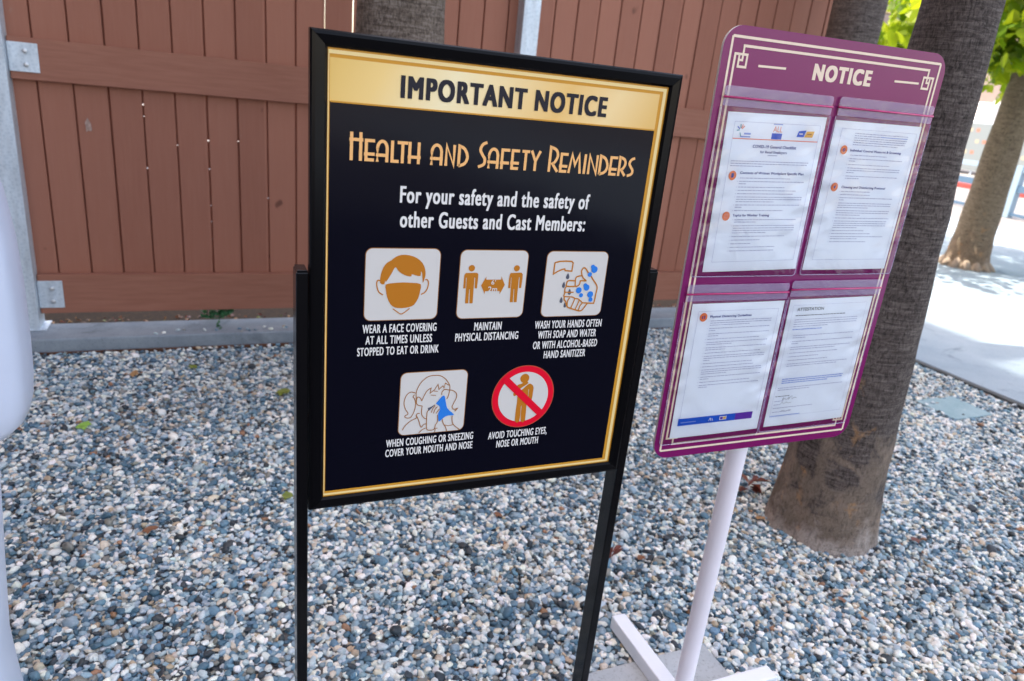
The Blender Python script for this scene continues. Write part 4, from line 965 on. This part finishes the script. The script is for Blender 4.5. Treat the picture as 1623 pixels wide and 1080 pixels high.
# upper right
o, m_ = sheet_of_paper('printed_sheet', 'paper page with two orange badges, in the upper right pocket beside the palm', lx(1.1525), lz(-.1235, 1.1525), .3)
p = Print(); boxrule(p, 18, 13.5, 207, 259); p.done('border_rule', o, m_)
p = Print(); badge(p, 33.5, 51, 8.2, 2); p.done('badge', o, m_)
p = Print(); badge(p, 31.5, 119, 8.2, 3); p.done('badge', o, m_)
p = Print(); p.T('Individual Control Measures & Screening', 49, 178, 53, 4.3, 'navy', .02); p.done('section_text', o, m_)
p = Print(); p.T('Cleaning and Disinfecting Protocol', 48.5, 160, 120.5, 4.3, 'navy', .02); p.done('section_text', o, m_)
p = Print(); y = p.body(52, 186, 20, 6, 4.0, last=.9, bullet=False); y = 59
for n, l in ((1, .8), (2, .1), (1, .75), (3, .15), (2, .3)): y = p.body(52, 186, y, n, 4.2, last=l) + 2.2
y = 126
for n, l in ((1, .6), (1, .55), (2, .1), (3, .7), (3, .5), (1, .9), (4, .4), (1, .7), (1, .85), (2, .6), (1, .8)): y = p.body(50, 186, y, n, 4.2, last=l) + 1.7
p.done('fine_print', o, m_)
p = Print(); p.R(118, 23.9, 185, 25.2, 'link', .0002); p.done('link_text', o, m_)
# lower left
o, m_ = sheet_of_paper('printed_sheet', 'paper page with a blue and purple strip along its foot, in the lower left pocket', lx(.9152), lz(-.4655, .9152), .35)
p = Print(); p.Ln([(15.5, 15), (203.5, 15)], .45, 'fine'); p.Ln([(15.5, 15), (15.5, 238)], .45, 'fine'); p.Ln([(203.5, 15), (203.5, 236)], .45, 'fine'); p.done('border_rule', o, m_)
p = Print(); badge(p, 28.5, 26.5, 8.6, 4); p.done('badge', o, m_)
p = Print(); p.T('Physical Distancing Guidelines', 43.5, 140, 28, 4.3, 'navy', .02); p.done('section_text', o, m_)
p = Print(); y = 34
for n, l in ((3, .75), (2, .1), (2, .15), (1, .95), (2, .5), (2, .35), (1, .9), (3, .1), (1, .8), (1, .75), (3, .45), (2, .15), (1, .85), (2, .15)): y = p.body(46, 191, y, n, 4.3, last=l) + 2.3
p.done('fine_print', o, m_)
p = Print(); p.R(13, 237, 151, 252.5, 'royal'); p.R(151, 237, 194, 252.5, 'violet', .00003); p.done('footer_strip', o, m_)
p = Print(); p.R(19, 244.5, 55, 246.6, 'link', .0003)
p.done('footer_text', o, m_)
p = Print(); p.Ln([(86, 248), (89, 242), (92, 248)], 1.3, 'text_white', .0003); p.Ln([(93, 242.5), (96, 248)], 1.3, 'text_white', .0003)
p.done('logo', o, m_)
p = Print(); p.R(112, 240.6, 129, 248.6, 'text_white', .0003); p.R(113.4, 242, 120, 247.2, 'violet', .0005); p.R(121, 242, 127.6, 247.2, 'gold_ink', .0005); p.done('logo', o, m_)
# lower right
o, m_ = sheet_of_paper('printed_sheet', 'paper form headed attestation with handwriting near its foot', lx(1.1438), lz(-.4590, 1.1438), .75)
p = Print(); boxrule(p, 10, 12, 203, 258, .3); p.done('border_rule', o, m_)
p = Print(); p.T('ATTESTATION', 21, 89, 24, 6.4, 'dark', .0); p.done('title_text', o, m_)
p = Print(); p.body(20, 140, 33, 1, key='slate', last=1, bullet=False, hgt=1.5); y = p.body(20, 186, 42, 4, 4.8, last=.6, bullet=False)
y = 76
for n, l in ((2, .2), (2, .15), (2, .8), (1, .7), (1, .5), (1, .6), (2, .8)): y = p.body(25, 186, y, n, 4.6, last=l) + 3.4
y = 191; p.body(16, 190, y, 2, 4.6, last=.55, bullet=False)
for yy, e in ((210, 52), (221, 38), (229, 34), (237, 118), (246, 60)): p.body(14, e, yy, 1, key='slate' if yy == 210 else 'fine', last=1, bullet=False)
p.done('fine_print', o, m_)
p = Print(); p.body(20, 110, 62.4, 1, key='link', last=.9, bullet=False, hgt=1.6); p.body(22, 186, 171, 3, 4.4, key='link', last=.7, bullet=False, hgt=1.8); p.R(10, 255, 90, 256.4, 'link', .0002); p.done('link_text', o, m_)
p = Print()
p.Ln([(a, b0) for a, b0 in smoothline([(34, 219), (37, 214), (36, 220), (41, 216), (44, 220), (52, 214), (50, 220), (58, 212), (60, 219), (66, 216), (72, 218)])], .5, 'dark'); p.Ln(smoothline([(32, 229), (36, 224), (40, 229), (46, 225), (52, 228), (60, 226)]), .5, 'dark'); p.Ln(smoothline([(36, 247), (42, 244), (50, 247), (58, 244), (64, 246)]), .5, 'dark')
p.done('handwriting', o, m_)

# ================================================================== FALLEN LEAVES, WEED
def fallen(name, label, cat, x, y, s, key, curl=.25, n=1, z=.022):
    q = MB()
    for k in range(n):
        nr = Vector((random.gauss(0, curl), random.gauss(0, curl), 1)).normalized()
        leaf(q, Vector((x + random.uniform(-1, 1) * s * .35 * (n > 1), y + random.uniform(-1, 1) * s * .35 * (n > 1), z + .004 + (.012 * k))), s, key, nr)
    o = q.build(name, loc=(x, y, z)); tag(o, label, cat, 'leaves fallen on the gravel')
def strip_leaf(name, label, x, y, s, key, n=5, z=.02):
    q = MB()
    for k in range(n):
        a = random.uniform(0, 6.28); d = Vector((math.cos(a), math.sin(a), 0)); w = Vector((-d.y, d.x, 0)) * s * .16
        c = Vector((x, y, z + .006 * k)); tip = c + d * s * random.uniform(.7, 1.1) + Vector((0, 0, random.uniform(.0, .02))); mid = c + d * s * .5 + Vector((0, 0, random.uniform(.012, .028)))
        q.add([c, mid + w, tip, mid - w], [(0, 1, 2), (0, 2, 3)], key)
    o = q.build(name, loc=(x, y, z)); tag(o, label, 'leaf', 'leaves fallen on the gravel')
strip_leaf('dry_leaf', 'curled dark red dry leaf on gravel beside the right black post', 1.165, 1.615, .06, 'leaf_red', 7)
strip_leaf('dry_leaf', 'dark maroon shrivelled leaf on gravel between the white pipe and the palm base', 1.97, 1.88, .075, 'leaf_red', 8)
for lab, x, y, s, k in [
  ('bright green leaf lying on open gravel left of the black poster stand', -.49, 2.93, .062, 'leaf_green'),
  ('green leaf on gravel close to the left black post', .285, 3.13, .07, 'leaf_olive'),
  ('yellow green leaf on gravel in front of the weed by the kerb', -.10, 3.50, .05, 'leaf_olive'),
  ('small tan leaf on gravel right of the dark red leaf cluster', 1.275, 1.60, .034, 'leaf_brown'),
  ('orange brown leaf on gravel lower left of the poster stand', -.21, 2.14, .05, 'leaf_brown'),
  ('tiny olive leaf touching the left black post low down', .215, 2.24, .04, 'leaf_olive'),
  ('reddish leaf on gravel seen under the poster bottom edge', .90, 1.95, .034, 'leaf_brown'),
  ('dark brown leaf scrap on gravel right of the big palm base', 2.36, 1.42, .045, 'leaf_red'),
  ('rusty leaf scrap on gravel in the lower right of the bed', 1.80, 1.24, .036, 'leaf_brown'),
  ('pale tan leaf at the foot of the big palm, left side', 1.86, 1.69, .05, 'leaf_tan'),
  ('yellow tan leaf on gravel near the kerb below the fence bracket', -.35, 3.45, .05, 'leaf_tan'),
  ('brown leaf at the far left beside the white stand', -.72, 2.95, .055, 'leaf_brown')]:
    fallen('fallen_leaf', lab, 'leaf', x, y, s, k)
wd = MB()
for k in range(9):
    a = random.uniform(0, 6.28); L2 = random.uniform(.05, .13); b0 = Vector((.03, 4.04, .084)); tip = b0 + Vector((math.cos(a) * L2, math.sin(a) * L2 * .5 - .02, random.uniform(.02, .09)))
    wd.tube([b0, b0.lerp(tip, .5) + Vector((0, 0, .01)), tip], .0015, 'weed', 5)
    for t in (.45, .65, .85, 1.0):
        for sg in (-1, 1): leaf(wd, b0.lerp(tip, t) + Vector((sg * .008, 0, .004)), .026, 'weed')
for k in range(5): leaf(wd, Vector((.03 + random.uniform(-.01, .01), 3.99 - .035 * k, .086 - (.015 * k if k > 3 else 0))), .026, 'weed')
tag(wd.build('weed', loc=(.03, 4.05, .08)), 'small green weed sprouting on the kerb under the fence', 'weed')

# ================================================================== WHITE STAND AT THE LEFT EDGE
wy = 1.30
ws = thing('white_stand', 'smooth white rounded plastic stand cut off by the left edge of the photo', 'stand', (-.53, wy + .12, 0))
def loft(rings, key, name, sub=0):
    q = MB(); n = len(rings[0]); vs = [p for r in rings for p in r]; fs = []
    for i in range(len(rings) - 1):
        for k in range(n): fs.append((i * n + k, i * n + (k + 1) % n, (i + 1) * n + (k + 1) % n, (i + 1) * n + k))
    fs.append(tuple(range(n))[::-1]); fs.append(tuple((len(rings) - 1) * n + k for k in range(n)))
    q.add(vs, fs, key); return q.build(name, ws, smooth=True, angle=50)
cxw = -.556
def sup(hw, hd, z, y0, e=5, n=48, bulge=0):
    p = []
    for k in range(n):
        a = 2 * math.pi * k / n; c, s_ = math.cos(a), math.sin(a)
        p.append((cxw + hw * math.copysign(abs(c) ** (2 / e), c), y0 + hd * math.copysign(abs(s_) ** (2 / e), s_), z))
    return p
prof = [(.745, .02, .02), (.748, .10, .045), (.753, .165, .06), (.766, .212, .075), (.788, .2345, .083), (.82, .2435, .088), (.86, .2475, .09), (.93, .2505, .092), (1.03, .2515, .092), (1.11, .2490, .090), (1.18, .2420, .088), (1.25, .2320, .085), (1.32, .213, .08), (1.37, .18, .07), (1.39, .13, .05)]
loft([sup(hw, hd, z, wy + .10, 4.5) for z, hw, hd in prof], 'moulded', 'body')
prof = [(.012, .155, .17), (.05, .153, .16), (.12, .150, .14), (.22, .148, .12), (.30, .148, .10), (.45, .160, .085), (.60, .172, .075), (.70, .180, .07), (.746, .178, .065)]
loft([sup(hw, hd, z, wy + .10, 3) for z, hw, hd in prof], 'moulded', 'pedestal')

# ================================================================== BEYOND THE PAVEMENT
ra = thing('metal_railing', 'pale blue metal railing along the road beyond the street tree', 'railing', (15.9, 10.8, 0))
dirv = Vector((.7, 2.2, 0)).normalized(); r0 = Vector((15.52, 9.72, 0))
def along(t, z): return r0 + dirv * t + Vector((0, 0, z))
def barq(t0, t1, z, w, hgt, key, name):
    q = MB(); a = along(t0, z); c = along(t1, z); nrm = Vector((-dirv.y, dirv.x, 0)) * w / 2; up = Vector((0, 0, hgt / 2))
    q.add([a - nrm - up, a + nrm - up, a + nrm + up, a - nrm + up, c - nrm - up, c + nrm - up, c + nrm + up, c - nrm + up], [(0, 1, 2, 3), (7, 6, 5, 4), (0, 4, 5, 1), (1, 5, 6, 2), (2, 6, 7, 3), (3, 7, 4, 0)], key); q.build(name, ra)
for t in (-4.6, -2.3, 0, 2.3, 4.6, 6.9): barq(t - .09, t + .09, .53, .12, 1.06, 'rail_blue', 'post')
T_ = [-4.6, -2.3, 0, 2.3, 4.6, 6.9]
for a, c in zip(T_, T_[1:]):
    barq(a + .092, c - .092, .98, .07, .10, 'rail_blue', 'top_rail'); barq(a + .092, c - .092, .60, .06, .14, 'rail_deep', 'mid_rail'); barq(a + .092, c - .092, .08, .05, .06, 'rail_deep', 'bottom_rail')
# screen fence with printed rows of dots
sf = thing('screen_fence', 'grey mesh construction screen printed with rows of peach and cream dots', 'fence', (28, 19.5, 0))
q = MB(); q.box((28, 13, .35), (28.03, 26, 2.13), 'screen'); mesh_ = q.build('mesh_panel', sf)
q = MB()
for j in range(4):
    for i in range(44):
        y = 13.2 + i * .29 + (.08 if j % 2 else 0); z = .62 + j * .42
        if random.random() < .12: continue
        q.add([(27.995, y - .075, z - .07), (27.995, y + .075, z - .07), (27.995, y + .075, z + .07), (27.995, y - .075, z + .07)], [(0, 1, 2, 3)], 'dot_peach' if (i + j) % 2 else 'dot_cream')
q.build('printed_dots', mesh_)
for i in range(7):
    q = MB(); q.tube([(28.06, 13 + i * 2.166, 0), (28.06, 13 + i * 2.166, 2.25)], .03, 'galv', 8); q.build('post', sf)
for z in (.35, 2.15): 
    q = MB(); q.tube([(28.06, 13, z), (28.06, 26, z)], .022, 'galv', 6); q.build('rail', sf)
# white box van behind the screen
vn = thing('box_van', 'white box van parked behind the mesh screen', 'van', (33.6, 24.5, 0))
q = MB(); q.box((32.4, 22.3, .55), (34.6, 27.6, 3.15), 'vanw', .09); q.build('body', vn)
q = MB(); q.box((32.5, 20.3, .45), (34.5, 22.27, 2.3), 'vanw', .18); cab = q.build('cab', vn)
q = MB(); q.box((32.46, 20.7, 1.35), (32.495, 21.8, 2.05), 'glass'); q.build('window', cab)
q = MB(); q.box((32.62, 20.27, 1.3), (34.38, 20.296, 2.05), 'glass'); q.build('windscreen', cab)
for yy in (21.3, 26.3):
    for xx in (32.5, 34.3):
        q = MB(); q.tube([(xx, yy, .42), (xx + .22, yy, .42)], .42, 'tyre', 24); q.build('wheel', vn)
# pale shops with awnings, and a taller white roofed building
bd = thing('pale_shop_building', 'pale stucco building with peach awnings beyond the road', 'building', (47, 31, 0))
q = MB(); q.box((44, 18, 0), (54, 37, 6.2), 'stucco'); q.build('wall', bd)
q = MB(); q.box((43.8, 17.8, 6.2), (54.2, 37.2, 6.6), 'trimw'); q.build('roof', bd)
for i in range(6):
    y = 19.6 + i * 3
    q = MB(); q.box((43.94, y, 3.9), (43.99, y + 1.6, 5.4), 'glass'); wi = q.build('window', bd); q = MB(); q.box((43.86, y - .15, 3.7), (43.985, y + 1.75, 3.88), 'trimw'); q.build('sill', wi)
    q = MB(); q.box((43.94, y, .1), (43.99, y + 1.6, 2.4), 'glass'); q.build('shop_window', bd)
    q = MB(); q.add([(43.98, y - .4, 3.45), (43.98, y + 2.0, 3.45), (42.7, y + 2.0, 2.75), (42.7, y - .4, 2.75), (43.98, y - .4, 3.39), (43.98, y + 2.0, 3.39), (42.7, y + 2.0, 2.69), (42.7, y - .4, 2.69)], [(0, 1, 2, 3), (7, 6, 5, 4), (3, 2, 6, 7), (0, 3, 7, 4), (1, 5, 6, 2)], 'stucco2'); q.build('awning', bd)
bw = thing('white_roofed_building', 'large building with a steep white ribbed metal roof seen between the palms', 'building', (44, 41, 0))
q = MB(); q.box((38, 37.5, 0), (52, 50, 6.0), 'stucco'); q.build('wall', bw)
q = MB(); q.add([(37.4, 37.4, 5.95), (37.4, 50.6, 5.95), (44, 50.6, 13), (44, 37.4, 13), (37.4, 37.4, 6.15), (37.4, 50.6, 6.15), (44, 50.6, 13.2), (44, 37.4, 13.2), (52.6, 50.6, 6.1), (52.6, 37.4, 6.1)], [(3, 2, 1, 0), (4, 5, 6, 7), (0, 1, 5, 4), (0, 4, 7, 3), (1, 2, 6, 5), (7, 6, 8, 9)], 'seamroof'); q.build('roof', bw)
q = MB(); q.add([(38, 37.5, 6.0), (52, 37.5, 6.0), (44, 37.5, 12.9), (38, 37.7, 6.0), (52, 37.7, 6.0), (44, 37.7, 12.9)], [(0, 1, 2), (5, 4, 3), (0, 2, 5, 3), (1, 4, 5, 2)], 'stucco'); q.build('gable', bw)
for i in range(4):
    q = MB(); q.box((37.94, 38.6 + i * 3, 2.4), (37.99, 40 + i * 3, 4.4), 'glass'); q.build('window', bw)
# made-up block left of the frame, added to shade gravel up to the pavement
HT = (5.33 + 6.0) * math.tan(SUN_EL) * math.cos(SUN_EL) / abs(TO_SUN.x)
ht = thing('shade_block', 'tall pale block added to shade the gravel bed, unseen left of the view', 'building', (-11, 0, 0))
q = MB(); q.box((-15, 7.3, 0), (-6.0, 14, HT), 'stucco'); q.box((-15, -11, 0), (-6.0, 7.298, HT - .95), 'stucco')  # lower stretch of the added block shapes a notch in the shade edge
q.build('wall', ht)
q = MB(); q.box((-15.0, 7.4, HT + .002), (-6.5, 13.9, HT + .3), 'trimw'); q.build('roof', ht)
for f_i in range(6):
    for k in range(6):
        q = MB(); q.box((-5.99, -9.5 + k * 3.6, 1.2 + f_i * 3.3), (-5.94, -8.1 + k * 3.6, 2.9 + f_i * 3.3), 'glass'); q.build('window', ht)
